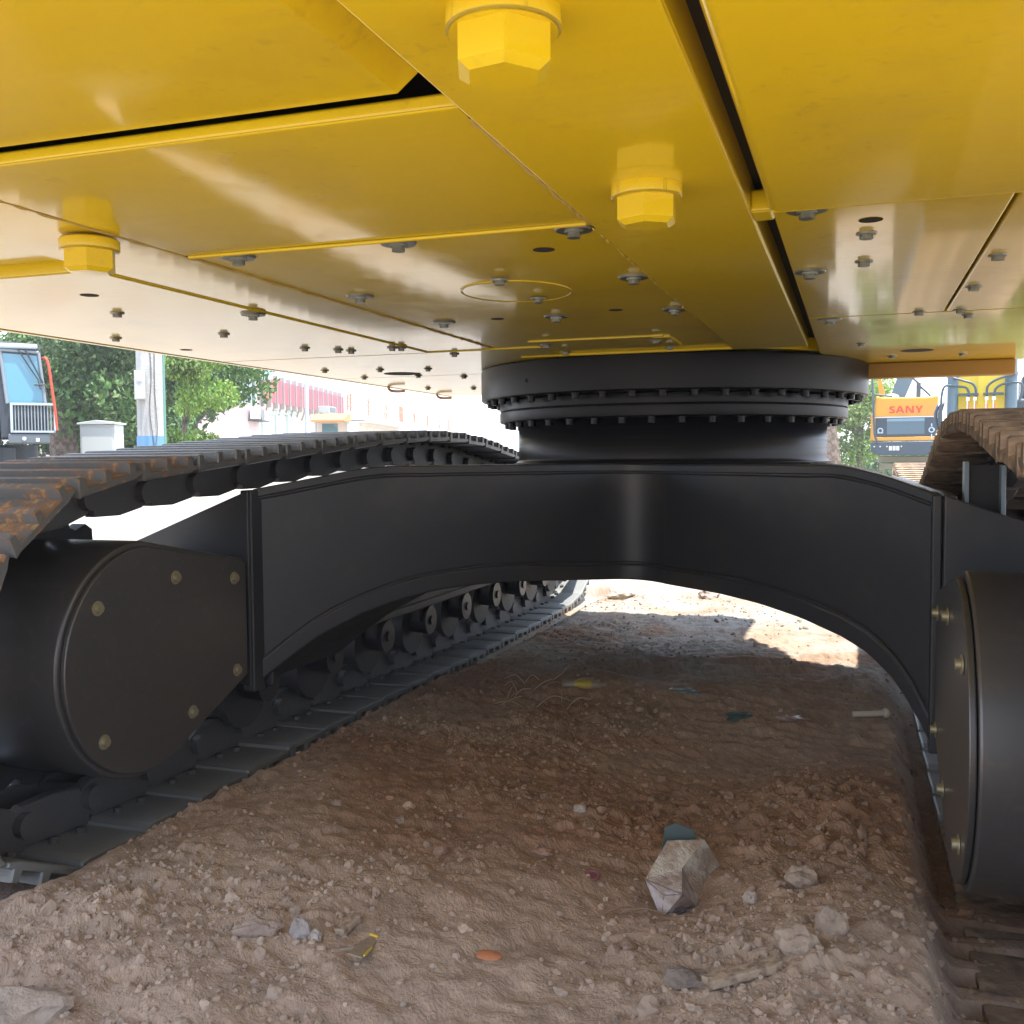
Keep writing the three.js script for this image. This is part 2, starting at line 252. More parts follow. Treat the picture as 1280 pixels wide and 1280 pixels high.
obj('added_closure', [bx(-2.47, -0.2, 1.5, 1.56, -6.05, -0.66), bx(-0.2, 0.78, 1.5, 1.56, -4.7, -0.66), bx(-0.2, -0.15, 1.46, 1.5, -3.8, -0.66)], voidM, exc);  // black plates added above the seams to stop light leaking through
// weld seams between spine and plates: uneven beads
function bead(a, b, r, n, m, parent, name = 'weld_bead') { const pts = []; for (let i = 0; i <= n; i++) { const t = i / n; pts.push([a[0] + (b[0] - a[0]) * t + R(-1, 1) * 0.0025, a[1] + R(-1, 1) * 0.0012, a[2] + (b[2] - a[2]) * t]); } return obj(name, tube(pts, r, n * 3, 6), m, parent); }
const weldM = mat([0.5, 0.36, 0.1], 0.55);
bead([-0.4415, 1.4095, -1.15], [-0.4415, 1.4095, -1.72], 0.004, 40, weldM, exc);
bead([-0.4415, 1.412, -1.76], [-0.4415, 1.412, -3.0], 0.006, 60, yellowPlain, exc);
bead([-1.2845, 1.414, -0.6], [-1.2845, 1.414, -3.55], 0.003, 120, weldM, exc);
obj('edge_bead', tube([[-1.275, 1.412, -1.739], [-0.9, 1.411, -1.739], [-0.45, 1.412, -1.739]], 0.0045, 40, 8), yellowPlain, exc);
obj('edge_bead', tube([[-0.13, 1.402, -1.704], [0.3, 1.402, -1.704], [0.79, 1.402, -1.704]], 0.0075, 40, 8), yellowPlain, exc);
// pressed covers
const coverRing = (x, z, rx, rz, parent) => { const pts = []; for (let i = 0; i <= 40; i++) pts.push([x + rx * Math.cos(i / 20 * Math.PI), 1.4155, z + rz * Math.sin(i / 20 * Math.PI)]); obj('round_cover', [tube(pts, 0.0028, 80, 6), cyl(1, 1, 0.008, 48).scale(rx - 0.004, 1, rz - 0.004).translate(x, 1.4185, z)], yellow, parent); };
coverRing(-0.80, -2.40, 0.135, 0.155, p3);
coverRing(0.012, -2.10, 0.132, 0.19, r2);
obj('inspection_cover', [rb(-1.1, -0.62, 1.411, 1.425, -3.72, -3.42, 0.002), rb(-0.66, -0.6, 1.409, 1.425, -3.70, -3.44, 0.002)], yellow, p3);
// bolts under the deck: flange washer and hexagon head
const hexHead = (r, h) => new THREE.CylinderGeometry(r * 0.94, r, h, 6).translate(0, -h / 2, 0);
const bigBolt = mg([cyl(0.036, 0.033, 0.005, 24).translate(0, -0.0025, 0), cyl(0.017, 0.017, 0.004, 16).translate(0, -0.007, 0), hexHead(0.0135, 0.009).translate(0, -0.009, 0)]);
const smallBolt = mg([cyl(0.02, 0.018, 0.004, 20).translate(0, -0.002, 0), hexHead(0.0125, 0.0085).translate(0, -0.004, 0)]);
const plateAt = (x, z) => x < -1.55 || (x < -1.1 && z < -3.59) ? (z > -3.585 ? ld1 : z > -4.56 ? ld2 : ld3) : x < -0.44 ? p3 : x < 0.2375 && z > -3.12 ? r2 : z > -3.12 ? r3 : r4;
const bolt = (g, x, z, y) => { const m = inst('bolt', g, zinc, plateAt(x, z)); m.position.set(x, y, z); m.rotation.y = R(0, 6); };
for (const [x, z] of [[-0.831, -1.78], [-1.19, -1.785], [-0.485, -1.785], [-0.484, -2.3], [-0.48, -2.837], [-1.19, -2.317], [-0.829, -2.849], [-0.079, -1.755], [-0.098, -2.339], [-1.59, -2.45], [-0.074, -3.165], [-1.179, -2.843]]) bolt(bigBolt, x, z, x < -0.135 && x > -1.28 ? 1.416 : 1.41);
for (const [x, z] of [[-0.773, -2.199], [-0.769, -2.482], [-1.925, -2.301], [-2.315, -2.757], [-1.926, -2.798], [-1.898, -3.255], [-1.814, -3.351], [-1.786, -3.4], [-1.6, -3.364], [-1.57, -3.378], [-1.474, -3.655], [-2.039, -4.156], [-1.824, -4.205], [-2.286, -4.093], [-2.299, -4.51], [-2.01, -4.515], [-1.826, -4.651], [-2.307, -5.314], [-2.071, -5.424], [0.016, -1.98], [0.014, -2.26], [0.272, -2.289], [0.268, -2.688], [0.168, -3.1], [0.275, -3.1], [0.307, -3.214], [0.019, -3.885], [0.14, -4.411], [0.403, -4.419], [-1.038, -3.44], [-1.036, -3.69], [-0.65, -3.45], [-0.64, -3.668]]) bolt(smallBolt, x, z, z < -3.4 && x > -1.2 && x < -0.5 ? 1.404 : 1.41);
// drain holes: thin closed discs, the darkness inside painted near-black
for (const [x, z, r] of [[-0.59, -1.944, 0.022], [-1.008, -2.844, 0.02], [-1.784, -2.035, 0.022], [-2.329, -3.147, 0.022], [-2.045, -4.40, 0.085], [0.022, -1.87, 0.02], [0.223, -4.218, 0.06], [-0.639, -2.797, 0.02]])
  obj('drain_hole', [cyl(r, r, 0.0006, 28).translate(x, x < -0.135 && x > -1.28 ? 1.4155 : x < -1 ? 1.4094 : 1.4074, z)], voidM, plateAt(x, z));
// counterweight nuts
function bigNut(x, z, a) { obj('counterweight_nut', [new THREE.LatheGeometry([[0, 0], [0.05, 0], [0.053, 0.003], [0.053, 0.02], [0.05, 0.023], [0, 0.024]].map(p => new THREE.Vector2(...p)), 48).translate(x, 1.386, z),
  new THREE.LatheGeometry([[0, 0], [0.036, 0], [0.0475, 0.007], [0.0475, 0.04], [0, 0.04]].map(p => new THREE.Vector2(...p)), 6).rotateY(a).toNonIndexed().translate(x, 1.347, z)].map(g => { if (g.index) return g; g.computeVertexNormals(); return g; }), yellow, exc); }
bigNut(-0.306, -0.886, 0.35); bigNut(-0.299, -1.516, 0.1); bigNut(-1.336, -1.528, 0.6);
// upper body above the deck: casts the shade below
obj('counterweight', extr([[-2.3, 0], [0.62, 0], [0.78, 0.25], [0.78, 0.9], [-2.46, 0.9], [-2.46, 0.25]], 1.2, 0.05).rotateX(-Math.PI / 2).translate(0, 1.57, -0.68), yellowPlain, exc);
obj('engine_house', [rb(-2.46, 0.78, 1.57, 2.75, -3.4, -1.43, 0.05), rb(-0.22, 0.78, 1.57, 2.4, -4.72, -3.41, 0.05)], yellowPlain, exc);
obj('operator_cab', rb(-2.46, -1.45, 1.57, 3.2, -5.95, -3.5, 0.08), black, exc);
obj('boom_bracket', bx(-1.3, -0.3, 1.57, 2.1, -6.08, -3.42), yellowPlain, exc);
// two short bent rods below the left deck edge
for (const z of [-5.2, -5.9]) obj('step_rod', tube([[-2.5, 1.43, z + 0.01], [-2.497, 1.4, z], [-2.485, 1.391, z - 0.01], [-2.46, 1.388, z - 0.02], [-2.41, 1.388, z - 0.02]], 0.008, 24, 8), mat([0.5, 0.3, 0.2], 0.5), exc);

// slewing ring
const lathe = (pts, n = 128) => new THREE.LatheGeometry(pts.map(p => new THREE.Vector2(...p)), n);
const ringTop = obj('slewing_flange', lathe([[0.5, 1.41], [0.5, 1.266], [0.88, 1.266], [0.886, 1.272], [0.886, 1.402], [0.878, 1.41]]).translate(CX, 0, CZ), blackRing, exc);
const ringLow = obj('slewing_bearing', [lathe([[0.5, 1.262], [0.795, 1.262], [0.8, 1.257], [0.8, 1.221], [0.797, 1.2185], [0.79, 1.2175], [0.79, 1.2145], [0.797, 1.2135], [0.8, 1.211], [0.8, 1.172], [0.794, 1.166], [0.5, 1.166]]).translate(CX, 0, CZ)], blackRing, exc);
obj('bearing_drum', lathe([[0.5, 1.17], [0.712, 1.17], [0.712, 1.0], [0.72, 0.985], [0.745, 0.975], [0.5, 0.97]]).translate(CX, 0, CZ), blackRing, exc);
const ringBolt = mg([cyl(0.021, 0.021, 0.004, 16).translate(0, -0.002, 0), new THREE.CylinderGeometry(0.0165, 0.0165, 0.02, 6).translate(0, -0.014, 0)]);
for (let i = 0; i < 44; i++) { const a = i / 44 * 2 * Math.PI; const m = inst('bolt', ringBolt, blackRing, ringTop); m.position.set(CX + 0.845 * Math.sin(a), 1.266, CZ + 0.845 * Math.cos(a)); m.rotation.y = a * 3; }
for (let i = 0; i < 40; i++) { const a = (i + 0.5) / 40 * 2 * Math.PI; const m = inst('bolt', ringBolt, blackRing, ringLow); m.position.set(CX + 0.762 * Math.sin(a), 1.166, CZ + 0.762 * Math.cos(a)); m.rotation.y = a * 3; }
obj('grease_port', cyl(0.009, 0.009, 0.006, 12).rotateX(Math.PI / 2).translate(CX - 0.46, 1.325, CZ + 0.757), voidM, ringTop);

// X-frame: bent walls between top and bottom flanges
const wallPts = []; // x, z, bottom, top
const lerpT = (tab, t) => { for (let i = 0; i < tab.length - 1; i++) if (t <= tab[i + 1][0]) { const k = (t - tab[i][0]) / (tab[i + 1][0] - tab[i][0]); return tab[i][1] + (tab[i + 1][1] - tab[i][1]) * k; } return tab[tab.length - 1][1]; };
const botL = [[-1.874, 0.262], [-1.80, 0.338], [-1.733, 0.398], [-1.635, 0.461], [-1.533, 0.503], [-1.428, 0.527], [-1.317, 0.537], [-1.202, 0.537], [-0.95, 0.519]], botR = [[-0.668, 0.511], [-0.454, 0.515], [-0.299, 0.508], [-0.161, 0.49], [-0.037, 0.46], [0.031, 0.433], [0.096, 0.386], [0.137, 0.333], [0.177, 0.27], [0.207, 0.21]];
const topL = [[-1.874, 0.908], [-1.727, 0.945], [-1.62, 0.972], [-1.56, 0.979], [-0.9, 0.979]], topR = [[-0.668, 0.975], [-0.07, 0.975], [-0.02, 0.971], [0.09, 0.943], [0.207, 0.899]];
for (let i = 0; i <= 26; i++) { const x = -1.874 + (i / 26) * 0.916; wallPts.push([x, -2.884 - (x + 1.874) * 1.1011, lerpT(botL, x), lerpT(topL, x)]); }
for (let i = 1; i <= 15; i++) { const t = i / 16, x = -0.958 + 0.268 * t; wallPts.push([x, -3.893 - 1.09 * 0.268 * (t - t * t), 0.519 - 0.008 * t, 0.979 - 0.004 * t]); }
for (let i = 0; i <= 26; i++) { const x = -0.69 + (i / 26) * 0.897; wallPts.push([x, -3.893 + (x + 0.69) * 1.079, lerpT(botR, x), lerpT(topR, x)]); }
function strip(rows) { // rows of cross-section points joined to a surface; each consecutive pair of profile points gets its own flat-shaded strip
  const P = [], n = rows[0].length; for (let k = 0; k < n - 1; k++) for (let i = 0; i < rows.length - 1; i++) { const a = rows[i][k], b = rows[i][k + 1], c = rows[i + 1][k], d = rows[i + 1][k + 1]; P.push(...a, ...c, ...b, ...b, ...c, ...d); }
  const g = new THREE.BufferGeometry(); g.setAttribute('position', new THREE.BufferAttribute(new Float32Array(P), 3)); g.computeVertexNormals(); return g;
}
function smoothStrip(rows) { // shared normals along the length of each strip
  const parts = []; for (let k = 0; k < rows[0].length - 1; k++) { const pos = [], idx = []; rows.forEach(r => pos.push(...r[k], ...r[k + 1])); for (let i = 0; i < rows.length - 1; i++) { const a = i * 2; idx.push(a, a + 2, a + 1, a + 1, a + 2, a + 3); } const g = new THREE.BufferGeometry(); g.setAttribute('position', new THREE.BufferAttribute(new Float32Array(pos), 3)); g.setIndex(idx); g.computeVertexNormals(); parts.push(g); } return parts;
}
function xframe(sign) { // sign 1: legs towards the rear, -1: mirrored to the front
  const zf = z => sign > 0 ? z : 2 * CZ - z, off = sign > 0 ? -0.55 : 0.55, pr = sign * 0.014;
  const secs = [['leg_wall', 0, 26], ['centre_web', 26, 42], ['leg_wall', 42, 68]];
  for (const [name, a, b] of secs) { const rows = wallPts.slice(a, b + 1).map(([x, z, y0, y1]) => [[x, y0 + 0.02, zf(z)], [x, y1 - 0.012, zf(z)]]); obj(name, smoothStrip(rows), black, exc); }
  // bottom flange: front edge, underside, inner edge
  obj('bottom_flange', smoothStrip(wallPts.map(([x, z, y0]) => [[x, y0 + 0.062, zf(z) - pr], [x, y0 + 0.06, zf(z) + pr * 0.8], [x, y0 + 0.054, zf(z) + pr], [x, y0 + 0.006, zf(z) + pr], [x, y0, zf(z) + pr * 0.7], [x, y0, zf(z) + off], [x, y0 + 0.05, zf(z) + off]])), black, exc);
  obj('top_flange', smoothStrip(wallPts.map(([x, z, , y1]) => [[x, y1 - 0.03, zf(z) - pr], [x, y1 - 0.03, zf(z) + pr], [x, y1 - 0.026, zf(z) + pr * 1.5], [x, y1 - 0.004, zf(z) + pr * 1.5], [x, y1, zf(z) + pr * 1.2], [x, y1, zf(z) + off], [x, y1 - 0.03, zf(z) + off]])), black, exc);
  for (const [k, dy] of [[2, 0.066], [3, -0.032]]) obj('weld_bead', tube(wallPts.filter((_, i) => i % 2 === 0).map(p => [p[0], p[k] + dy + R(-0.001, 0.001), zf(p[1]) + sign * (0.003 + R(0, 0.002))]), 0.007, 160, 6), black, exc);
  obj('leg_back_wall', smoothStrip(wallPts.map(([x, z, y0, y1]) => [[x, y0, zf(z) + off * 0.9], [x, y1 - 0.01, zf(z) + off * 0.9]])), black, exc);
}
xframe(1);
obj('centre_hub', cyl(0.74, 0.74, 0.42, 64).translate(CX, 0.76, CZ), black, exc);
obj('front_leg', [bar([-1.2, 0.7, -5.3], [-1.9, 0.6, -6.6], 0.2, 4), bar([-0.4, 0.7, -4.66], [0.26, 0.6, -4.6], 0.14, 4)], black, exc);
// joint plates where the legs meet the track frames
obj('joint_plate', rb(-1.905, -1.862, 0.24, 0.905, -2.90, -2.835, 0.006), black, exc);
obj('joint_plate', rb(0.196, 0.222, 0.2, 0.898, -2.955, -2.89, 0.006), black, exc);
obj('leg_rib', rb(-1.875, -1.845, 0.25, 0.90, -2.93, -2.915, 0.004), black, exc);

// track frames
function trackFrame(s) { // s: -1 left, 1 right; inner face x
  const xi = s < 0 ? -1.872 : 0.215, o = s;              // outwards
  const X = d => xi + o * d;
  const f = sub('track_frame', exc);
  obj('side_plate', [alongX([[-2.86, 0.895], [-3.05, 0.90], [-6.9, 0.88], [-6.9, 0.36], [-2.86, 0.30]], X(0.012), X(0.04), 0.004)], black, f);
  obj('end_plate', extr((s < 0 ? [[0, 0.905], [-0.45, 0.73], [-0.5, 0.6], [-0.5, 0.3], [0, 0.26]] : [[0, 0.898], [0, 0.26], [0.5, 0.3], [0.5, 0.66], [0.4, 0.755]]).map(([x, y]) => [x + X(s < 0 ? 0 : 0.008), y]), 0.04, 0.004).translate(0, 0, s < 0 ? -2.87 : -2.885), black, f);
  obj('frame_box', [alongX([[-2.4, 0.50], [-2.9, 0.62], [-6.9, 0.62], [-6.9, 0.36], [-2.4, 0.36]], X(0.042), X(0.5), 0.01)], black, f);
  obj('lower_rail', [rb(Math.min(X(0.0), X(0.06)), Math.max(X(0.0), X(0.06)), 0.318, 0.352, -6.9, -2.95, 0.006), rb(Math.min(X(0.0), X(0.035)), Math.max(X(0.0), X(0.035)), 0.36, 0.43, -6.85, -3.0, 0.006)], steelDark, f);
  for (let i = 0; i < 9; i++) { const z = -3.0 - i * 0.47; const r = sub('roller', exc);
    obj('roller_drum', [cyl(0.105, 0.105, 0.3, 28).rotateZ(Math.PI / 2).translate(X(0.3), 0.2, z), cyl(0.13, 0.13, 0.03, 28).rotateZ(Math.PI / 2).translate(X(0.15), 0.2, z)], steelDark, r);
    obj('roller_cap', [cyl(0.062, 0.068, 0.09, 24).rotateZ(Math.PI / 2).translate(X(0.085), 0.235, z), cyl(0.022, 0.022, 0.012, 12).rotateZ(Math.PI / 2).translate(X(0.036), 0.235, z)], black, r);
    obj('roller_bracket', [rb(Math.min(X(0.06), X(0.11)), Math.max(X(0.06), X(0.11)), 0.235, 0.325, z - 0.085, z + 0.085, 0.006)], steelDark, r); }
  obj('idler_guard', [alongX([[-6.7, 0.36], [-7.25, 0.36], [-7.0, 0.16], [-6.7, 0.2]], X(0.02), X(0.08), 0.005)], skylitPlate, f);
}
trackFrame(-1); trackFrame(1);
// travel motor guards: bolted plate with a bent band behind it
function guard(s, dz, dy = 0) {
  const xi = s < 0 ? -1.868 : 0.205, o = s, X = d => xi + o * d, c = [-2.315 + dz, 0.452 + dy], r = 0.315;
  const out = [[-2.80 + dz, 0.675 + dy]]; for (let i = 0; i <= 72; i++) { const a = Math.PI / 2 - i / 72 * Math.PI * 1.11; out.push([c[0] + r * Math.cos(a), c[1] + r * Math.sin(a)]); }
  out.push([-2.80 + dz, 0.31 + dy]);
  const g = sub('motor_guard', exc);
  obj('cover_plate', alongX(out, X(-0.004), X(0.01), 0.003), guardM, g);
  const big = out.map(([z, y]) => [(z - c[0]) * 1.045 + c[0], (y - c[1]) * 1.045 + c[1]]); big[0][0] = big[big.length - 1][0] = -2.81 + dz;
  obj('guard_band', [toCreasedNormals(alongX(big, X(0.012), X(0.36), 0.006), 0.35)], guardM, g);
  const b = mg([cyl(0.02, 0.02, 0.003, 20), cyl(0.0125, 0.0125, 0.012, 6).translate(0, 0.006, 0)]).rotateZ(-o * Math.PI / 2 * -1);
  for (const [z, y] of [[-2.44, 0.665], [-2.73, 0.63], [-2.735, 0.335], [-2.505, 0.255], [-2.13, 0.265], [-2.12, 0.62]]) { const m = inst('guard_bolt', b, brass, g); m.position.set(X(-0.007), y + dy, z + dz); }
  obj('sprocket', alongX(Array.from({ length: 84 }, (_, i) => { const a = i / 42 * Math.PI, rr = 0.37 + (i % 4 < 2 ? 0.035 : 0); return [-2.31 + dz + rr * Math.cos(a), 0.46 + rr * Math.sin(a)]; }), X(0.37), X(0.43), 0.006), steelDark, exc);
}
guard(-1, 0); guard(1, 0.03, -0.02);
// the support bracket standing on the right track frame
obj('carrier_bracket', bx(0.285, 0.37, 0.70, 0.975, -3.06, -2.97), steelDark, exc);
obj('bracket_plate', rb(0.277, 0.2885, 0.70, 0.985, -2.985, -2.93, 0.002), skylitPlate, exc);
obj('bracket_plate', rb(0.366, 0.378, 0.70, 0.975, -2.985, -2.93, 0.002), skylitPlate, exc);

// crawler tracks: triple grouser shoes running round a closed path
const shoeShape = (p, tk, gh) => { const h = p / 2, s = [[-h, 0], [-h, -0.004]]; for (const c of [-h + 0.022, 0, h - 0.022]) s.push([c - 0.014, tk], [c - 0.010, tk + gh], [c + 0.010, tk + gh], [c + 0.014, tk]); s.push([h + 0.012, tk * 0.9], [h + 0.012, tk * 0.4], [h - 0.02, 0]); return s; };
const shoeGeo = mg(new THREE.ExtrudeGeometry(new THREE.Shape(shoeShape(0.246, 0.016, 0.029).map(p => new THREE.Vector2(...p))), { depth: 0.588, bevelEnabled: true, bevelSize: 0.003, bevelThickness: 0.006, bevelSegments: 1, steps: 1 }).translate(0, 0, -0.294));
const linkGeo = mg([...[-0.075, 0.075].map(z => extr([[-0.125, -0.002], [0.105, -0.002], [0.155, -0.03], [0.16, -0.085], [0.12, -0.112], [0.02, -0.122], [-0.085, -0.112], [-0.09, -0.08], [-0.13, -0.06]].reverse(), 0.038, 0.004).translate(0, 0, z - 0.019)),
  cyl(0.034, 0.034, 0.24, 16).rotateX(Math.PI / 2).translate(0.125, -0.065, 0), ...[-0.05, 0.05].flatMap(x => [-0.13, 0.13].map(z => cyl(0.014, 0.014, 0.016, 6).translate(x, -0.008, z)))]);
function crawler(points, xc, parent, mats, linkMat, pitch = 0.25) {
  const t = sub('crawler_track', parent), c = new THREE.CatmullRomCurve3(points.map(([z, y]) => V(0, y, z)), true, 'centripetal'); c.arcLengthDivisions = 800;
  const L = c.getLength(), n = Math.round(L / pitch), k = L / n / 0.25, cen = points.reduce((s, [z, y]) => [s[0] + z / points.length, s[1] + y / points.length], [0, 0]);
  for (let i = 0; i < n; i++) { const a = c.getPointAt(i / n), b = c.getPointAt((i + 0.5) / n), e = c.getPointAt(((i + 1) / n) % 1), d = e.clone().sub(a).normalize();
    let nr = V(0, d.z, -d.y); if (nr.dot(V(0, b.y - cen[1], (b.z - cen[0]) * 0.3)) < 0) nr.negate();
    const side = d.clone().cross(nr), M = new THREE.Matrix4().makeBasis(d, nr, side); const pos = b.clone(); pos.x = xc;
    const m = inst('track_shoe', shoeGeo, mats(b, i), t); m.quaternion.setFromRotationMatrix(M); m.position.copy(pos); m.scale.x = k * 0.96; m.rotateZ((b.y < 0.25 ? -0.055 * Math.sign(d.z * nr.y) * -1 : 0.018) + R(-0.01, 0.01)); if (b.y < 0.2 && i % 1 === 0) m.position.y += R(-0.003, 0.003);
    const l = inst('track_link', linkGeo, linkMat, t); l.quaternion.copy(m.quaternion); l.position.copy(pos); l.scale.x = k; }
  return t;
}
const sprockL = [[-2.31, -0.03], [-2.0, -0.015], [-1.8, 0.1], [-1.735, 0.3], [-1.75, 0.5], [-1.82, 0.70], [-2.0, 0.87], [-2.2, 0.935], [-2.5, 0.965], [-3.2, 1.02], [-4.0, 1.075], [-4.6, 1.09], [-5.1, 1.065], [-5.6, 1.005], [-6.2, 0.955], [-6.9, 0.93], [-7.3, 0.78], [-7.45, 0.46], [-7.3, 0.14], [-6.95, 0.01], [-6.2, -0.02], [-5, -0.02], [-4, -0.005], [-3, -0.012]];
crawler(sprockL, -2.172, exc, (p, i) => p.y > 0.3 && p.z > -2.5 ? rust : p.y > 0.3 ? shoeTop : shoeDark, linkM);
const sprockR = [[-2.3, -0.03], [-1.9, 0.0], [-1.5, 0.12], [-1.32, 0.4], [-1.32, 0.74], [-1.45, 0.915], [-1.75, 0.975], [-2.02, 1.0], [-2.3, 1.035], [-2.62, 1.06], [-3.0, 1.062], [-3.4, 1.015], [-3.85, 0.92], [-4.3, 0.84], [-4.9, 0.80], [-5.5, 0.81], [-6.3, 0.86], [-6.9, 0.90], [-7.3, 0.78], [-7.45, 0.46], [-7.3, 0.14], [-6.95, 0.01], [-6.2, -0.03], [-5, -0.03], [-4, -0.03], [-3, -0.03]];
crawler(sprockR, 0.535, exc, p => p.y > 0.45 && p.z < -3.1 ? mudLit : p.y > 0.45 || p.z > -3 ? mud : shoeDark, linkM);

// ------------------------------------------------------------------ litter and stones on the soil
const onG = (x, z, dy = 0) => [x, height(x, z) + dy, z];
{ // crushed carton, given by its folded corners
  const f = 1260, Mx = new THREE.Matrix4().makeRotationFromEuler(camera.rotation);
  const pz = (px, py, z) => { const d = V((px - 640) / f, -(py - 640) / f, -1).applyMatrix4(Mx); return V(0, 1, 0).addScaledVector(d, z / d.z); };
  const v = { a: pz(834, 1051, -2.27), b: pz(880, 1049, -2.30), c: pz(906, 1091, -2.33), d: pz(878, 1140, -2.19), e: pz(827, 1149, -2.135), g: pz(806, 1099, -2.165) };
  const onP = (px, py, a, b, c) => { const n = b.clone().sub(a).cross(c.clone().sub(a)), d = V((px - 640) / f, -(py - 640) / f, -1).applyMatrix4(Mx), o = V(0, 1, 0); return o.addScaledVector(d, n.dot(a.clone().sub(o)) / n.dot(d)); };
  v.h = onP(853, 1085, v.a, v.b, v.g); v.k = onP(874, 1134, v.b, v.h, v.d); v.j = pz(853, 1118, -2.115); v.i = pz(830, 1119, -2.14);
  v.m = v.c.clone().add(V(-0.02, -0.05, -0.02)); v.n = v.a.clone().add(V(-0.01, -0.1, -0.03)); v.o = v.e.clone().add(V(0, -0.02, -0.05));
  const cen = Object.values(v).reduce((q, p) => q.add(p), V(0, 0, 0)).multiplyScalar(1 / Object.keys(v).length);
  const faces = T => { const P = []; for (const t of T) { let [a, b, c] = [...t].map(q => v[q]); const nn = b.clone().sub(a).cross(c.clone().sub(a)); if (nn.dot(a.clone().add(b).add(c).multiplyScalar(1 / 3).sub(cen)) < 0) [b, c] = [c, b]; for (const q of [a, b, c]) P.push(q.x, q.y, q.z); }
    const Q = [], n = 7, w = q => { const k = 42; return [q[0] + 0.0034 * fbm(q[0] * k, q[1] * k, q[2] * k, 3), q[1] + 0.0034 * fbm(q[1] * k + 9, q[2] * k, q[0] * k, 3), q[2] + 0.0034 * fbm(q[2] * k + 4, q[0] * k, q[1] * k, 3)]; };
    for (let t = 0; t < P.length; t += 9) { const at = (i, j) => w([0, 1, 2].map(c => P[t + c] + (P[t + 3 + c] - P[t + c]) * i / n + (P[t + 6 + c] - P[t + c]) * j / n)); for (let i = 0; i < n; i++) for (let j = 0; j < n - i; j++) { Q.push(...at(i, j), ...at(i + 1, j), ...at(i, j + 1)); if (i + j < n - 1) Q.push(...at(i + 1, j), ...at(i + 1, j + 1), ...at(i, j + 1)); } }
    const g = new THREE.BufferGeometry(); g.setAttribute('position', new THREE.BufferAttribute(new Float32Array(Q), 3)); return toCreasedNormals(g, 0.5); };
  const paper = c => mat([1, 1, 1], 0.8, { map: dtex(256, i => mix(c, [0.25, 0.18, 0.13], sst(nA[(i >> 8) * 1024 + (i & 255) * 2], 0.36, 0.66) * 0.85), 9, true), bumpMap: fineBump, bumpScale: 0.006 });
  const o = thing('carton', 'crushed dusty white drink carton with folded end lying on the soil', 'carton', [0, 0, 0]);
  obj('carton_side', faces(['abh', 'ahg', 'bch', 'hck', 'ckd', 'cdm', 'bmc', 'anb', 'nmb', 'agn', 'gen', 'eno', 'edo', 'dmo', 'mno']), paper([0.42, 0.365, 0.295]), o);
  obj('carton_end', faces(['hkj', 'ghj', 'gji', 'gie', 'ije', 'jke', 'kde']), paper([0.43, 0.37, 0.345]), o);
  const creaseM = mat([0.16, 0.11, 0.12], 0.85); for (const [p, q] of ['gi', 'ie', 'ij', 'hj', 'gj', 'hk'].map(q => [...q])) obj('crease', bar(v[p].toArray(), v[q].toArray(), 0.0011, 5), creaseM, o);
  const sh = pz(826, 1060, -2.33), up = pz(831, 1027, -2.36), u2 = pz(866, 1033, -2.37), s2 = pz(874, 1056, -2.34);
  const q = extr([[0, 0], [0.006, 0.06], [0.03, 0.072], [0.075, 0.06], [0.09, 0.0]], 0.006, 0.001);
  const gr = obj('glass_shard', q.rotateY(0.3).rotateX(-0.35).translate(sh.x, sh.y - 0.012, sh.z), new THREE.MeshPhysicalMaterial({ color: new THREE.Color(0.015, 0.035, 0.025), roughness: 0.45, clearcoat: 0.15 }));
  tag(gr, 'dark green flat shard leaning behind the crushed white carton', 'shard'); void up; void u2; void s2;
}
function stone(x, z, s, seed, name, label, cat, c, group, ry = 0) { const m = obj(name, lump(3, 0.55, ...s, seed), mat([1, 1, 1], 0.92, { map: patchy(c, c.map(v => v * 0.72), 5), bumpMap: fineBump, bumpScale: 0.005 })); m.position.set(...onG(x, z, s[1] * 0.3)); m.rotation.y = ry; return tag(m, label, cat, group); }
stone(-1.42, -1.36, [0.11, 0.03, 0.07], 5, 'flat_stone', 'pale flat stone at the bottom left corner of the ground', 'stone', [0.36, 0.29, 0.23], null, 0.4);
stone(-0.276, -1.78, [0.045, 0.02, 0.03], 9, 'flat_stone', 'dark grey brown flat stone beside the broken wooden slat', 'stone', [0.2, 0.16, 0.13]);
stone(-1.15, -1.74, [0.05, 0.022, 0.02], 12, 'flat_stone', 'long brown flat stone tilted left of the grey cube stones', 'stone', [0.28, 0.21, 0.17], null, 0.5);
stone(-1.065, -1.77, [0.022, 0.024, 0.018], 15, 'stone', 'grey stone with dark foot between the long stone and the broken wood', 'stone', [0.3, 0.26, 0.24]);
stone(-1.03, -1.765, [0.014, 0.016, 0.014], 19, 'stone', 'small pale cube stone right beside the larger grey stone', 'stone', [0.4, 0.35, 0.31]);
stone(-0.1, -2.2, [0.034, 0.03, 0.03], 23, 'clod', 'largest pale clod right of the crushed carton', 'clod of soil', [0.34, 0.26, 0.195]);
stone(-0.03, -1.95, [0.03, 0.034, 0.026], 27, 'clod', 'tall pale clod on the right mound near the bottom edge', 'clod of soil', [0.35, 0.27, 0.205]);
stone(-0.09, -1.86, [0.038, 0.03, 0.03], 31, 'clod', 'broad clod above the end of the wooden slat', 'clod of soil', [0.35, 0.27, 0.205]);
stone(-0.20, -2.12, [0.014, 0.018, 0.012], 35, 'stone', 'small upright pointed stone just right of the crushed carton', 'stone', [0.4, 0.33, 0.27]);
stone(-0.70, -2.62, [0.018, 0.015, 0.02], 39, 'stone', 'pale stone on the soil left of the green shard', 'stone', [0.4, 0.33, 0.27]);
stone(-1.18, -2.55, [0.016, 0.014, 0.016], 43, 'stone', 'yellowish stone on the brown soil left of centre', 'stone', [0.42, 0.31, 0.2]);
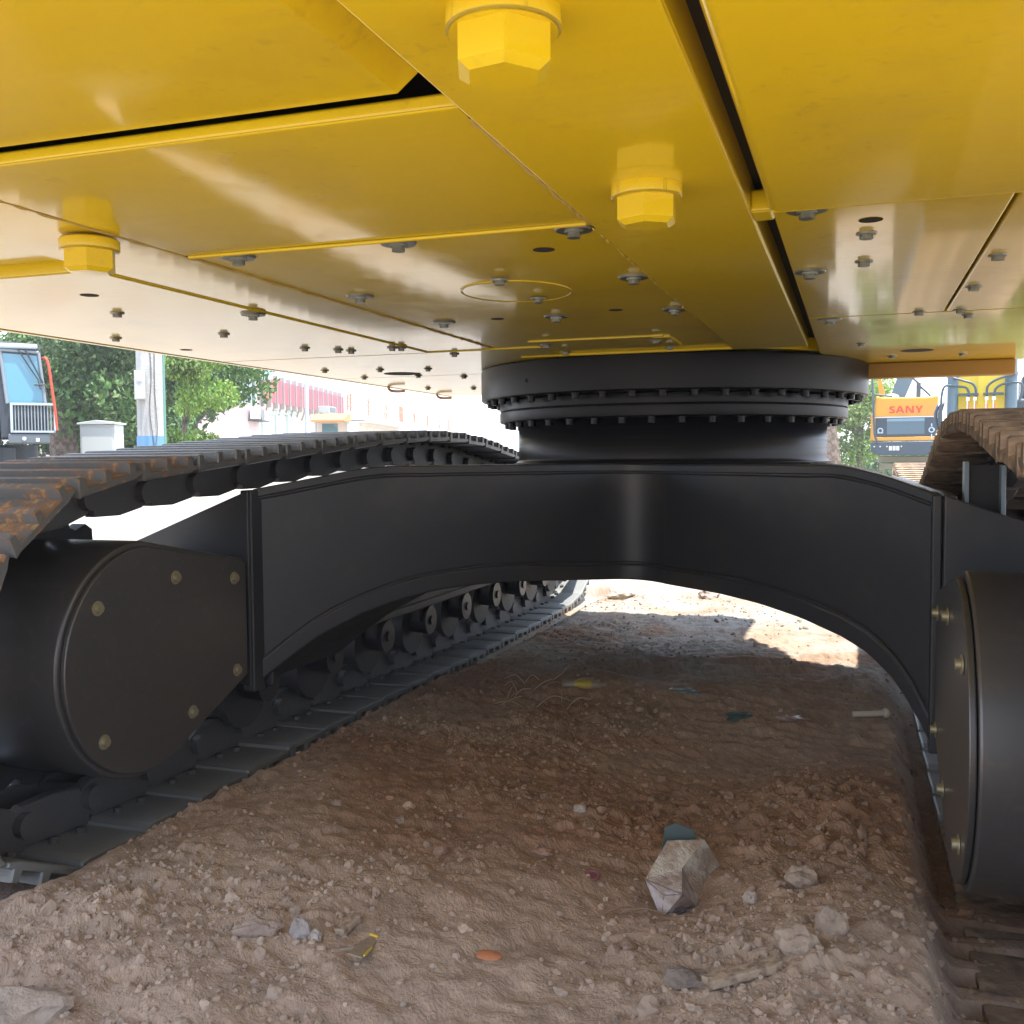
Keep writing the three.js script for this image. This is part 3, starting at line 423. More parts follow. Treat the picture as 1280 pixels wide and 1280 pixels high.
stone(-0.72, -2.33, [0.026, 0.012, 0.018], 47, 'flat_stone', 'reddish flat stone above the bottle cap', 'stone', [0.32, 0.19, 0.13]);
stone(-1.55, -6.9, [0.09, 0.05, 0.07], 51, 'rock', 'sunlit pale rock beyond the arch, nearest the left track end', 'rock', [0.45, 0.4, 0.34]);
stone(-0.95, -7.0, [0.07, 0.05, 0.06], 55, 'rock', 'sunlit rock seen under the middle of the arch', 'rock', [0.36, 0.3, 0.26]);
{ const t = obj('clay_disc', lump(3, 0.16, 0.026, 0.006, 0.02, 61), mat([0.42, 0.17, 0.075], 0.85, { bumpMap: fineBump, bumpScale: 0.002 })); t.position.set(...onG(-0.674, -1.823, 0.003)); tag(t, 'orange terracotta disc lying flat in the bottom foreground', 'clay disc'); }
{ const o = thing('bottle_cap', 'reddish bottle cap lying upturned left of the crushed carton', 'bottle cap', onG(-0.567, -2.222, 0.004), 0.2); o.rotation.x = 0.25;
  obj('rim', new THREE.TorusGeometry(0.0165, 0.003, 8, 32).rotateX(Math.PI / 2), mat([0.2, 0.06, 0.07], 0.5), o); obj('cap_top', cyl(0.015, 0.015, 0.002, 24).translate(0, -0.003, 0), mat([0.13, 0.06, 0.06], 0.7), o); }
const wood = mat([1, 1, 1], 0.85, { map: dtex(256, i => mix([0.34, 0.26, 0.18], [0.2, 0.14, 0.1], sst(nB[((i >> 8) * 2 % 64) * 512 + (i & 255) * 2], 0.35, 0.65)), 4, true), bumpMap: fineBump, bumpScale: 0.004 });
const slat = (name, label, cat, x, z, l, w, h, ry, rz, m = wood) => { const o = obj(name, extr([[-l / 2, -w / 2], [l * 0.36, -w / 2 * 1.06], [l / 2, -w * 0.12], [l * 0.42, w * 0.3], [l * 0.47, w / 2], [-l / 2, w / 2 * 0.94], [-l * 0.46, 0]], h, h * 0.15).rotateX(-Math.PI / 2), m); o.position.set(...onG(x, z, 0.004)); o.rotation.set(0, ry, rz); return tag(o, label, cat); };
slat('broken_slat', 'broken pale wooden slat lying diagonally at the bottom edge right of centre', 'wood', -0.175, -1.77, 0.15, 0.028, 0.016, 0.55, 0.12);
slat('wood_chip', 'weathered brown wood chip standing beside the yellow edged piece', 'wood', -0.985, -1.83, 0.075, 0.022, 0.014, 1.45, 0.1);
slat('wood_chip', 'thin broken wood strip lying against the yellow edged piece', 'wood', -0.945, -1.755, 0.075, 0.012, 0.008, 0.5, 0.05);
{ const o = thing('torn_card', 'torn brown cardboard piece with yellow edge in the left foreground', 'cardboard', onG(-0.915, -1.765, 0.006), 0.35); o.rotation.x = -0.15;
  obj('card', extr([[-0.03, -0.05], [0.0, -0.07], [0.012, -0.02], [0.02, 0.04], [0.0, 0.05], [-0.014, 0.02]], 0.003, 0.0006).rotateX(-Math.PI / 2), mat([0.26, 0.2, 0.14], 0.85, { bumpMap: fineBump, bumpScale: 0.003 }), o);
  obj('yellow_edge', [bar([0.004, 0.005, 0.066], [0.014, 0.005, 0.02], 0.0022, 6), bar([0.019, 0.006, -0.04], [0.002, 0.007, -0.052], 0.003, 6)], mat([0.6, 0.42, 0.03], 0.6), o); }
{ const o = thing('white_rod', 'short cream plastic rod with a knob end on the dark soil at right', 'rod', onG(0.06, -3.965, 0.012), 0.5); o.rotation.z = 0.06; const m = mat([0.55, 0.48, 0.36], 0.55); obj('rod', bar([-0.065, 0.006, 0], [0.05, 0, 0.012], 0.011, 12), m, o); obj('knob', new THREE.SphereGeometry(0.018, 16, 12).scale(0.8, 1, 1).translate(0.06, 0, 0.014), m, o); }
function shard(name, label, cat, x, z, w, h, c, ry) { const g = lump(2, 1.3, w * 0.48, h * 0.28, w * 0.26, x * 13), o = obj(name, g.rotateY(ry), new THREE.MeshPhysicalMaterial({ color: new THREE.Color(...c), roughness: 0.5, clearcoat: 0.25 })); o.position.set(...onG(x, z, 0.004)); return tag(o, label, cat); }
shard('plastic_scrap', 'crumpled bluish green scrap of plastic at the middle of the shaded soil', 'plastic scrap', -0.399, -3.82, 0.1, 0.06, [0.06, 0.1, 0.095], 0.2);
shard('plastic_scrap', 'small silvery plastic scrap left of the bluish green scrap', 'plastic scrap', -0.64, -4.05, 0.1, 0.05, [0.16, 0.2, 0.2], -0.3);
shard('plastic_scrap', 'pinkish torn plastic scrap left of the cream rod', 'plastic scrap', -0.209, -3.8, 0.1, 0.035, [0.3, 0.21, 0.18], 0.1);
{ const o = thing('plastic_bottle', 'flattened plastic bottle with yellow label under the arch', 'bottle', onG(-1.05, -3.99, 0.022), 0.12); const pl = mat([0.22, 0.19, 0.15], 0.5);
  obj('bottle_body', new THREE.LatheGeometry([[0, -0.09], [0.024, -0.088], [0.027, -0.07], [0.025, 0.03], [0.024, 0.05], [0.011, 0.075], [0.011, 0.095], [0, 0.096]].map(p => new THREE.Vector2(...p)), 20).rotateZ(-Math.PI / 2).scale(1, 0.7, 1), pl, o); obj('bottle_label', cyl(0.0275, 0.0275, 0.07, 20, true).rotateZ(-Math.PI / 2).scale(1, 0.72, 1).translate(0.0, 0, 0), mat([0.36, 0.28, 0.05], 0.6), o); o.position.y -= 0.012; }
{ const tw = mat([0.2, 0.14, 0.09], 0.9), dry = mat([0.34, 0.27, 0.18], 0.9);
  const pts = (x, z, l, a, n = 6) => Array.from({ length: n }, (_, i) => { const t = i / (n - 1), xx = x + Math.cos(a) * l * t + R(-0.006, 0.006), zz = z - Math.sin(a) * l * t + R(-0.006, 0.006); return [xx, height(xx, zz) + 0.006 + 0.01 * Math.sin(t * 3), zz]; });
  tag(obj('twig', tube(pts(-0.47, -2.07, 0.1, 0.05), 0.0018, 16, 5), tw), 'thin dark twig lying just below the crushed carton', 'twig');
  tag(obj('twig', tube(pts(-0.5, -2.06, 0.09, 0.7), 0.0016, 16, 5), tw), 'bent twig left of the crushed carton pointing up right', 'twig');
  const d = []; for (let i = 0; i < 16; i++) { const x = -1.2 + R(-0.14, 0.16), z = -3.9 + R(-0.16, 0.16), a = R(0, 6.3), l = R(0.06, 0.16); d.push(tube([[x, height(x, z), z], [x + Math.cos(a) * l * 0.5, height(x, z) + R(0.02, 0.05), z + Math.sin(a) * l * 0.5], [x + Math.cos(a) * l, height(x, z) + R(0.005, 0.06), z + Math.sin(a) * l]], 0.002, 8, 4)); }
  tag(obj('dry_stalks', d, dry), 'tangle of dry stalks on the shaded soil left of the flattened bottle', 'dry stalks'); }

// ------------------------------------------------------------------ background: trees
const leafM = (c, t = 0.35) => new THREE.MeshPhysicalMaterial({ color: new THREE.Color().setRGB(...c), roughness: 0.75, transmission: t, thickness: 0, side: THREE.DoubleSide, vertexColors: true });
function crown(blobs, n, size, hang = 0.3) {
  const P = [], C = []; const tot = blobs.reduce((s, b) => s + b[3] ** 2, 0);
  for (const [x, y, z, r] of blobs) { const k = Math.round(n * r * r / tot); const tone = R(0.65, 1.35);
    for (let i = 0; i < k; i++) { const d = V(R(-1, 1), R(-1, 1), R(-1, 1)); if (d.length() > 1 || d.length() < 0.25) { i--; continue; } d.multiplyScalar(r); d.y *= 0.8;
      const c = V(x, y, z).add(d), s = size * R(0.6, 1.35), u = V(R(-1, 1), R(-1, 0.4) - hang, R(-1, 1)).normalize(), w = u.clone().cross(V(R(-1, 1), R(-0.3, 1), R(-1, 1))).normalize().multiplyScalar(s * 0.3);
      const a = c.clone().addScaledVector(u, -s * 0.5), b = c.clone().addScaledVector(u, s * 0.55), nn = u.clone().cross(w).normalize().multiplyScalar(s * 0.08), l = c.clone().add(w).add(nn), rr = c.clone().sub(w).add(nn);
      for (const q of [a, l, b, a, b, rr]) P.push(q.x, q.y, q.z); const t = tone * R(0.7, 1.3), ye = R(0, 1) < 0.25 ? 1.25 : 1; for (let q = 0; q < 6; q++) C.push(t * ye, t, t * 0.9); } }
  const g = new THREE.BufferGeometry(); g.setAttribute('position', new THREE.BufferAttribute(new Float32Array(P), 3)); g.setAttribute('color', new THREE.BufferAttribute(new Float32Array(C), 3)); g.computeVertexNormals(); return g;
}
const bark = mat([1, 1, 1], 0.95, { map: dtex(512, i => mix([0.26, 0.2, 0.16], [0.13, 0.1, 0.08], sst(nB[(i >> 9) % 128 * 512 / 4 * 4 % (512 * 512) + (i & 511)], 0.35, 0.65)), 1, true), bumpMap: fineBump, bumpScale: 0.03 });
function tree(label, pos, o) { // o: trunk [h, r, lean], blobs, n, size, colour
  const t = thing('tree', label, 'tree', pos.toArray(), FACE, o.group); const [h, r, lean] = o.trunk;
  const tr = [tube([[0, -0.2, 0], [lean * 0.3, h * 0.35, 0], [lean * 0.75, h * 0.7, 0.1], [lean, h, 0]], r, 24, 12), cyl(r, r * 1.6, 0.6, 14).translate(0, 0.1, 0)];
  o.blobs.slice(0, 6).forEach(b => tr.push(bar([lean * 0.8, h * 0.8, 0], [b[0], b[1], b[2]], r * 0.4, 7, r * 0.12)));
  obj('trunk', tr, bark, t);
  const m = new THREE.Mesh(crown(o.blobs, o.n, o.size, o.hang), leafM(o.c, o.t)); m.name = 'crown'; m.castShadow = m.receiveShadow = true; t.add(m); return t;
}
const cloud = (n, cx, cy, cz, rx, ry, rz, r0, r1) => Array.from({ length: n }, () => { const a = R(0, 6.283), b = Math.sqrt(R(0, 1)); return [cx + rx * b * Math.cos(a), cy + R(-1, 1) * ry, cz + rz * b * Math.sin(a), R(r0, r1)]; });
tree('broad dark green tree with a thick grey trunk left of the white cabinet', bg(86, 20.5), { trunk: [2.6, 0.27, -0.1], blobs: cloud(44, 0.7, 3.2, -0.6, 3.2, 1.5, 1.6, 0.45, 0.95), n: 24000, size: 0.125, c: [0.075, 0.165, 0.04] });
tree('second dark green tree standing behind the concrete pole', bg(150, 24), { trunk: [2.2, 0.16, 0.2], blobs: cloud(34, 0, 2.5, 0, 1.9, 1.4, 1.2, 0.4, 0.8), n: 15000, size: 0.125, c: [0.075, 0.17, 0.045] });
tree('pale green young tree right of the concrete pole', bg(226, 16), { trunk: [1.7, 0.035, 0.1], blobs: cloud(22, 0.2, 1.95, 0, 0.65, 0.85, 0.5, 0.16, 0.34), n: 5500, size: 0.075, c: [0.16, 0.28, 0.05], t: 0.45, hang: 0.6 });
tree('light green tree behind the red lettered counterweight machine', bg(1074, 34), { trunk: [2, 0.12, 0], blobs: cloud(26, 0, 1.9, 0, 1.1, 1.5, 0.9, 0.35, 0.65), n: 10000, size: 0.12, c: [0.18, 0.3, 0.04], t: 0.45 });
{ const t = tree('thick grey tree trunk right of the black slewing ring', bg(1040, 22), { trunk: [4, 0.3, -0.6], blobs: cloud(12, 0, 5.2, -1.0, 1.8, 0.6, 1, 0.5, 0.9), n: 3500, size: 0.18, c: [0.06, 0.13, 0.03] }); void t; }
{ // low mass of scrub far behind
  const blobs = []; for (let i = 0; i < 26; i++) { const p = bg(-60 + i * 14, 33 + R(-2, 2)); blobs.push([p.x, R(0.6, 4.6), p.z, R(0.9, 1.5)]); }
  for (let i = 0; i < 10; i++) { const p = bg(1085 + i * 10, 44 + R(-2, 2)); blobs.push([p.x, R(0.2, 1.0), p.z, R(0.6, 1.0)]); }
  const m = new THREE.Mesh(crown(blobs, 13000, 0.28), leafM([0.08, 0.17, 0.05])); m.name = 'undergrowth'; m.castShadow = m.receiveShadow = true; scene.add(tag(m, 'dense green undergrowth far behind the parked machines', null, null, 'stuff')); }

{ const blobs = []; for (let i = 0; i < 46; i++) { const p = bg(R(1105, 1420), R(9.5, 15)); blobs.push([p.x, R(0.05, 0.35), p.z, R(0.25, 0.5)]); }
  const m = new THREE.Mesh(crown(blobs, 9000, 0.11, -0.5), leafM([0.12, 0.2, 0.04])); m.name = 'weeds'; m.castShadow = m.receiveShadow = true; scene.add(tag(m, 'low green weeds growing ahead of the right crawler track', null, null, 'stuff')); }

// ------------------------------------------------------------------ background: pole, cabinet, lamp post
const concrete = mat([1, 1, 1], 0.85, { map: patchy([0.5, 0.5, 0.48], [0.38, 0.38, 0.37], 0.8), bumpMap: fineBump, bumpScale: 0.01 });
{ const o = thing('utility_pole', 'thick grey concrete utility pole with meter box and blue painted foot', 'utility pole', bg(191, 14).toArray(), facing(191));
  obj('pole', cyl(0.15, 0.185, 9, 28).translate(0, 4.5, 0), concrete, o);
  obj('painted_foot', cyl(0.19, 0.192, 0.45, 28).translate(0, 1.13, 0), mat([0.12, 0.27, 0.47], 0.6), o);
  obj('meter_box', [rb(-0.2, -0.06, 1.85, 2.24, 0.1, 0.24, 0.01), bx(-0.17, -0.1, 2.08, 2.14, 0.24, 0.245), cyl(0.02, 0.02, 0.01, 12).rotateX(Math.PI / 2).translate(-0.13, 2.11, 0.248)], mat([0.4, 0.42, 0.42], 0.6), o);
  obj('cable', [tube([[-0.02, 3, 0.18], [0.02, 2.2, 0.19], [-0.01, 1.7, 0.19], [0.04, 1.2, 0.2]], 0.006, 30, 5), tube([[0.08, 3, 0.16], [0.06, 2.0, 0.18], [0.08, 1.4, 0.19], [0.05, 1.2, 0.2]], 0.006, 30, 5)], mat([0.1, 0.1, 0.1], 0.7), o);
  obj('strap', cyl(0.176, 0.176, 0.025, 28, true).translate(0, 1.45, 0), mat([0.2, 0.2, 0.2], 0.6), o); }
{ const o = thing('metal_post', 'thin green metal post just right of the concrete pole', 'post', bg(208.5, 13.6).toArray(), FACE); obj('shaft', cyl(0.016, 0.016, 3.2, 12).translate(0, 1.6, 0), mat([0.12, 0.27, 0.22], 0.5), o); obj('foot', cyl(0.03, 0.03, 1.2, 12).translate(0, 0.6, 0), mat([0.05, 0.25, 0.14], 0.5), o); }
{ const o = thing('electric_cabinet', 'pale grey metal utility cabinet with a lid in front of the trees', 'cabinet', bg(130, 18).toArray(), facing(130) - 0.42);
  const m = mat([0.55, 0.58, 0.56], 0.5); obj('body', rb(-0.31, 0.31, 0.1, 1.66, -0.19, 0.2, 0.01), m, o); obj('lid', extr([[-0.345, 0], [0.345, 0], [0.345, 0.03], [0.0, 0.075], [-0.345, 0.03]], 0.47, 0.006).translate(0, 1.665, -0.23), m, o);
  obj('door', rb(-0.28, 0.28, 0.2, 1.6, 0.2, 0.212, 0.004), m, o); obj('plinth', bx(-0.34, 0.34, -0.1, 0.1, -0.22, 0.23), concrete, o); }
{ const o = thing('lamp_post', 'slim grey street pole in front of the red panels', 'pole', bg(385.5, 40).toArray(), FACE); obj('shaft', cyl(0.07, 0.09, 8, 14).translate(0, 4, 0), mat([0.45, 0.5, 0.5], 0.5), o); obj('base', cyl(0.16, 0.18, 0.4, 14).translate(0, 0.2, 0), mat([0.4, 0.42, 0.42], 0.5), o); }

// ------------------------------------------------------------------ background: street of buildings on the left, one facade line
// local frame: origin below picture column 300 at 50 m, +x runs along the facade away from the viewer, +z points to the street
const P0 = bg(268, 46), fa = THREE.MathUtils.degToRad(-14 + 0) ;
const along = V(Math.sin(fa), 0, -Math.cos(fa));          // recedes to the picture's right-hand vanishing point
const turnF = Math.atan2(-along.z, along.x);
const fx = px => { // distance along the facade of a picture column
  const d = FWD.clone().addScaledVector(RGT, (px - 640) / 1260); const det = d.x * -along.z - d.z * -along.x; const s = (d.x * -P0.z - d.z * -P0.x) / det; void s;
  const A = along, k = (P0.x * d.z - P0.z * d.x) / (d.x * A.z - d.z * A.x); return k; };
const fdep = px => P0.clone().addScaledVector(along, fx(px)).dot(FWD);
const fy = (px, py) => hy(py, fdep(px), px);
const pinkM = mat([1, 1, 1], 0.85, { map: patchy([0.62, 0.47, 0.46], [0.7, 0.58, 0.56], 0.15) }), creamM = mat([1, 1, 1], 0.85, { map: patchy([0.66, 0.6, 0.5], [0.72, 0.68, 0.6], 0.15) });
const winM = new THREE.MeshPhysicalMaterial({ color: new THREE.Color(0.08, 0.2, 0.24), roughness: 0.1, clearcoat: 1 }), frameM = mat([0.5, 0.55, 0.55], 0.5);
function win(parent, px0, px1, py0, py1, nb = 2) { const x0 = fx(px0), x1 = fx(px1), pm = (px0 + px1) / 2, y1 = fy(pm, py0), y0 = fy(pm, py1); const w = obj('window', [bx(x0, x1, y0 - 0.08, y0, -0.05, 0.1), bx(x0, x1, y1, y1 + 0.08, -0.05, 0.1), bx(x0 - 0.2, x0, y0 - 0.08, y1 + 0.08, -0.05, 0.1), bx(x1, x1 + 0.2, y0 - 0.08, y1 + 0.08, -0.05, 0.1), ...Array.from({ length: nb }, (_, i) => { const x = x0 + (x1 - x0) * (i + 1) / (nb + 1); return bx(x - 0.08, x + 0.08, y0, y1, 0, 0.06); })], frameM, parent); obj('pane', bx(x0, x1, y0, y1, 0.005, 0.02), winM, w); }
{ const o = thing('pink_house', 'pale pink two storey house with a blue framed window behind the young tree', 'house', P0.toArray(), turnF);
  const x0 = fx(225), x1 = fx(328), yt = fy(290, 470); obj('wall', bx(x0, x1, -0.5, yt, -7, 0), pinkM, o); obj('roof', [bx(x0 - 0.3, x1 + 0.2, yt, yt + 0.25, -7.3, 0.5), extr([[x0 - 0.3, 0], [x1 + 0.2, 0], [x1 - 2, 1.1], [x0 + 2, 1.1]], 6.5).translate(0, yt + 0.25, -7)], mat([0.35, 0.5, 0.52], 0.6), o);
  win(o, 303, 319, 479, 506); win(o, 283.5, 289, 479, 505, 0);
  const ac = sub('air_conditioner', o); obj('casing', rb(fx(312), fx(325), fy(318, 528), fy(318, 517), 0.1, 0.5, 0.03), mat([0.7, 0.7, 0.68], 0.5), ac); obj('fan_grille', cyl(0.3, 0.3, 0.04, 20).rotateX(Math.PI / 2).translate(fx(318), fy(318, 522.5), 0.52), mat([0.2, 0.2, 0.2], 0.6), ac); obj('bracket', bx(fx(312), fx(326), fy(318, 530), fy(318, 529), 0, 0.55), steelDark, ac); }
{ const o = thing('shop_building', 'long shop building with a row of red corrugated panels above pale shutters', 'building', P0.toArray(), turnF);
  const x0 = fx(329), x1 = fx(431), yt = fy(345, 488); obj('wall', bx(x0, x1, -0.5, yt, -8, -0.4), creamM, o);
  const red = mat([0.6, 0.13, 0.16], 0.55), post = mat([0.3, 0.26, 0.26], 0.6); const n = 15; const yb = fy(345, 507), yu = fy(345, 479);
  for (let i = 0; i < n; i++) { const a = x0 + (x1 - x0) * i / n, b = x0 + (x1 - x0) * (i + 1) / n; const ribs = []; for (let k = 0; k < 4; k++) { const u = a + 0.1 + (b - a - 0.2) * k / 4, w = (b - a - 0.2) / 4; ribs.push(bx(u, u + w * 0.55, yb, yu, 0, 0.1), bx(u + w * 0.5, u + w * 1.02, yb, yu, -0.06, 0.04)); } obj('red_panel', ribs, red, o); obj('panel_post', [bx(a - 0.06, a + 0.06, yb - 0.3, yu + 0.25, -0.1, 0.16), bar([a, yb, 0], [a + 0.4, yb - 0.7, -0.35], 0.05, 5)], post, o); }
  for (const [a, b] of [[336, 352], [353, 366], [367, 380]]) obj('shutter', [bx(fx(a) + 0.1, fx(b) - 0.1, 0.3, fy((a + b) / 2, 521), -0.4, -0.28), bx(fx(a), fx(b), fy((a + b) / 2, 521), fy((a + b) / 2, 521) + 0.2, -0.4, -0.2)], mat([0.55, 0.66, 0.6], 0.6), o);
  obj('water_tank', bx(fx(364), fx(371), yt, fy(368, 468), -3, -1), mat([0.3, 0.5, 0.55], 0.5), o);
  const ac = sub('air_conditioner', o); obj('casing', rb(fx(397.5), fx(407), fy(402, 520), fy(402, 512), 0.1, 0.8, 0.04), mat([0.45, 0.5, 0.52], 0.5), ac); obj('fan_grille', bx(fx(399), fx(405.5), fy(402, 519), fy(402, 513), 0.8, 0.84), mat([0.12, 0.14, 0.15], 0.6), ac); }
{ const p = bg(418, 44), a = 44, s = a / 1260, o = thing('kiosk', 'small kiosk with an orange canopy in front of the red panels', 'kiosk', p.toArray(), facing(418) - 0.3);
  const Y = py => hy(py, a, 418); obj('wall', bx(-22 * s, 20 * s, -0.3, Y(530), -1.6, 0), creamM, o); obj('canopy', extr([[-0.1, Y(531)], [0.9, Y(531)], [0.9, Y(529)], [0.3, Y(521)], [-0.1, Y(521)]], 42 * s).rotateY(-Math.PI / 2).translate(22 * s, 0, 0), mat([0.7, 0.27, 0.09], 0.6), o); obj('window', bx(-14 * s, 6 * s, Y(545), Y(533), 0.005, 0.03), winM, o); obj('post', [bx(-22 * s, -20 * s, -0.3, Y(530), 0.1, 0.2), bx(18 * s, 20 * s, -0.3, Y(530), 0.1, 0.2)], frameM, o); }
{ const o = thing('low_shop', 'low cream shop with stepped eaves below the rooftop letters', 'shop', P0.toArray(), turnF);
  const x0 = fx(440), x1 = fx(488); obj('wall', bx(x0, x1, -0.5, fy(462, 538), -6, 0.6), creamM, o); obj('eaves', [bx(x0 - 0.5, x1 + 0.5, fy(462, 535), fy(462, 533), -6, 1.6), bx(x0 - 0.5, x1 + 0.2, fy(462, 532), fy(462, 527.5), -6, 1.1), bx(x0, x1, fy(462, 538), fy(462, 535), -6, 0.8)], creamM, o); obj('shutter', bx(x0 + 2, x1 - 2, 0.2, fy(462, 546), 0.6, 0.66), mat([0.5, 0.55, 0.55], 0.6), o); }
{ // letters standing along the roof of the far shop
  const o = thing('sign_building', 'far white shop with red characters standing along its roof edge', 'building', P0.toArray(), turnF); const whiteM = mat([0.8, 0.78, 0.74], 0.8), redM = mat([0.6, 0.2, 0.1], 0.6);
  const x0 = fx(431.5), x1 = fx(575); obj('wall', bx(x0 + 14, x1, -0.5, fy(500, 545), -14, -6.5), whiteM, o); obj('parapet', bx(x0 + 14, x1, fy(500, 545), fy(500, 543), -14, -6.2), whiteM, o);
  const S = { h: (y, a, b) => [[a, y], [b, y]], v: (x, a, b) => [[x, a], [x, b]] };
  const glyphs = [[[.1, .9, .1, .1], [.1, .7, .4, .75], [.5, .95, .9, .95], [.5, .75, .9, .75], [.5, .55, .9, .55], [.7, .95, .7, .05], [.45, .3, .95, .3]], [[.1, .85, .9, .85], [.5, 1, .5, .05], [.2, .6, .8, .6], [.1, .35, .9, .35], [.3, .05, .7, .05]], [[.5, 1, .1, .6], [.5, 1, .9, .6], [.2, .55, .8, .55], [.25, .4, .25, .05], [.75, .4, .75, .05], [.25, .4, .75, .4], [.25, .05, .75, .05]], [[.1, .95, .45, .95], [.1, .95, .1, .05], [.45, .95, .45, .05], [.1, .6, .45, .6], [.6, .95, .6, .3], [.9, .95, .9, .05], [.6, .6, .9, .6]], [[.5, 1, .5, .75], [.1, .7, .9, .7], [.4, .7, .15, .05], [.6, .7, .85, .05], [.3, .4, .7, .4]], [[.1, .9, .9, .9], [.2, .65, .8, .65], [.1, .1, .9, .1], [.3, .9, .3, .1], [.7, .9, .7, .1]], [[.5, 1, .5, .05], [.15, .7, .85, .7], [.2, .4, .4, .1], [.8, .4, .6, .1]], [[.3, .95, .2, .05], [.7, .95, .8, .05], [.2, .55, .8, .55], [.1, .95, .9, .95]]]; void S;
  const cols = [435.5, 459, 480.5, 500, 516.5, 533, 548, 560], tops = [495, 501.5, 507, 511, 516, 521, 525, 527.5], bots = [519, 524, 528, 532, 535, 538, 540, 542];
  cols.forEach((px, i) => { const y0 = fy(px, bots[i]), y1 = fy(px, tops[i]), h = y1 - y0, x = fx(px), w = h * 1.05; obj('sign_character', [...glyphs[i].map(([a, b, c, d]) => { const A = [x + (a - 0.5) * w, y0 + b * h, 0.2], B = [x + (c - 0.5) * w, y0 + d * h, 0.2]; return bar(A, B, h * 0.05, 5); })], redM, o); obj('sign_stand', bx(x - 0.05, x + 0.05, fy(px, 546), y0, 0, 0.1), whiteM, o); }); }

// ------------------------------------------------------------------ background: other machines
{ // dark cab at the left edge
  const a = 16, u = a / 1260, o = thing('excavator', 'dark excavator at the left edge with blue windscreen, grille and red handrail', 'excavator', bg(34, a).toArray(), facing(34));
  const X = px => (px - 34) * u, Y = py => hy(py, a, 34); const dk = mat([0.03, 0.04, 0.055], 0.5), gr = mat([0.22, 0.26, 0.29], 0.5);
  obj('cab_shell', [extr([[X(7), Y(551)], [X(62), Y(549)], [X(61), Y(507)], [X(54), Y(440)], [X(50), Y(433)], [X(6), Y(431)], [X(4), Y(440)]], 1.4, 0.03).translate(0, 0, -1.45), bx(X(-30), X(5), Y(580), Y(432), -1.6, -0.15)], dk, o);
  obj('windscreen', [extr([[X(16), Y(507)], [X(56), Y(508)], [X(50), Y(448)], [X(11), Y(446)]], 0.02).translate(0, 0, -0.055)], new THREE.MeshPhysicalMaterial({ color: new THREE.Color(0.07, 0.25, 0.36), roughness: 0.12, clearcoat: 1, clearcoatRoughness: 0.04 }), o);  // blue glass colour stands in for the sky reflected in it
  obj('screen_frame', [[[9, 442], [15, 508]], [[52, 444], [58, 508]], [[9, 442], [52, 444]]].map(([p, q]) => bar([X(p[0]), Y(p[1]), -0.03], [X(q[0]), Y(q[1]), -0.03], 0.024, 8)), gr, o);
  obj('roof_cap', rb(X(6), X(51), Y(440), Y(434), -1.4, 0.02, 0.03), mat([0.4, 0.5, 0.55], 0.5), o);
  const g = sub('grille', o); obj('grille_frame', [bx(X(18), X(69), Y(510), Y(507), 0.0, 0.05), bx(X(20), X(69), Y(544), Y(541.5), 0.0, 0.05), bx(X(18), X(21), Y(544), Y(510), 0.0, 0.05), bx(X(67), X(69), Y(544), Y(510), 0.0, 0.05)], mat([0.4, 0.46, 0.5], 0.45, { metalness: 0.3 }), g);
  for (let i = 0; i < 12; i++) obj('grille_bar', bx(X(23 + i * 3.65), X(24.3 + i * 3.65), Y(542), Y(510), 0.005, 0.03), gr, g);
  obj('bumper', rb(X(15), X(62), Y(557.5), Y(545.5), -0.3, 0.04, 0.02), mat([0.1, 0.12, 0.14], 0.5), o);
  obj('lamp', [cyl(0.03, 0.03, 0.02, 14).rotateX(Math.PI / 2).translate(X(33), Y(551.5), 0.05)], mat([0.55, 0.6, 0.65], 0.3), o); obj('lamp', [bx(X(46), X(50), Y(555), Y(551), 0.04, 0.06)], mat([0.75, 0.77, 0.78], 0.3), o);
  obj('handrail', tube([[X(56), Y(451), -0.1], [X(60), Y(451), 0], [X(62), Y(456), 0.02], [X(66), Y(490), 0.04], [X(69), Y(520), 0.04], [X(70), Y(541), 0.03]], 0.022, 40, 8), mat([0.55, 0.07, 0.035], 0.45), o);
  obj('wiper', [bar([X(29), Y(441), 0.0], [X(50), Y(477), 0.01], 0.012, 6), bar([X(37), Y(441), 0.0], [X(56), Y(482), 0.01], 0.014, 6), bar([X(46), Y(484), 0.01], [X(59), Y(484), 0.01], 0.014, 6), bar([X(50), Y(476), 0.01], [X(53), Y(490), 0.01], 0.012, 6)], dk, o);
  obj('undercarriage', [rb(X(-40), X(22), Y(600), Y(560), -2, -0.3, 0.05), cyl(0.5, 0.5, 0.3, 30).translate(X(10), 1.15, -1.5)], dk, o);
  for (const s of [-0.9, 0.45]) obj('crawler_track', alongX([[-3, 0.1], [-2.7, -0.02], [0.6, -0.02], [0.95, 0.1], [1.05, 0.4], [0.9, 0.75], [0.6, 0.85], [-2.7, 0.85], [-3.1, 0.5]].map(([z, y]) => [z - 1, y]), s, s + 0.5, 0.02), steelDark, o);
}
const orange = mat([1, 1, 1], 0.45, { map: patchy([0.68, 0.33, 0.03], [0.6, 0.3, 0.05], 0.4) }), slateB = mat([0.05, 0.075, 0.1], 0.4), slateL = mat([0.1, 0.16, 0.2], 0.35), whiteP = mat([0.75, 0.75, 0.75], 0.5);
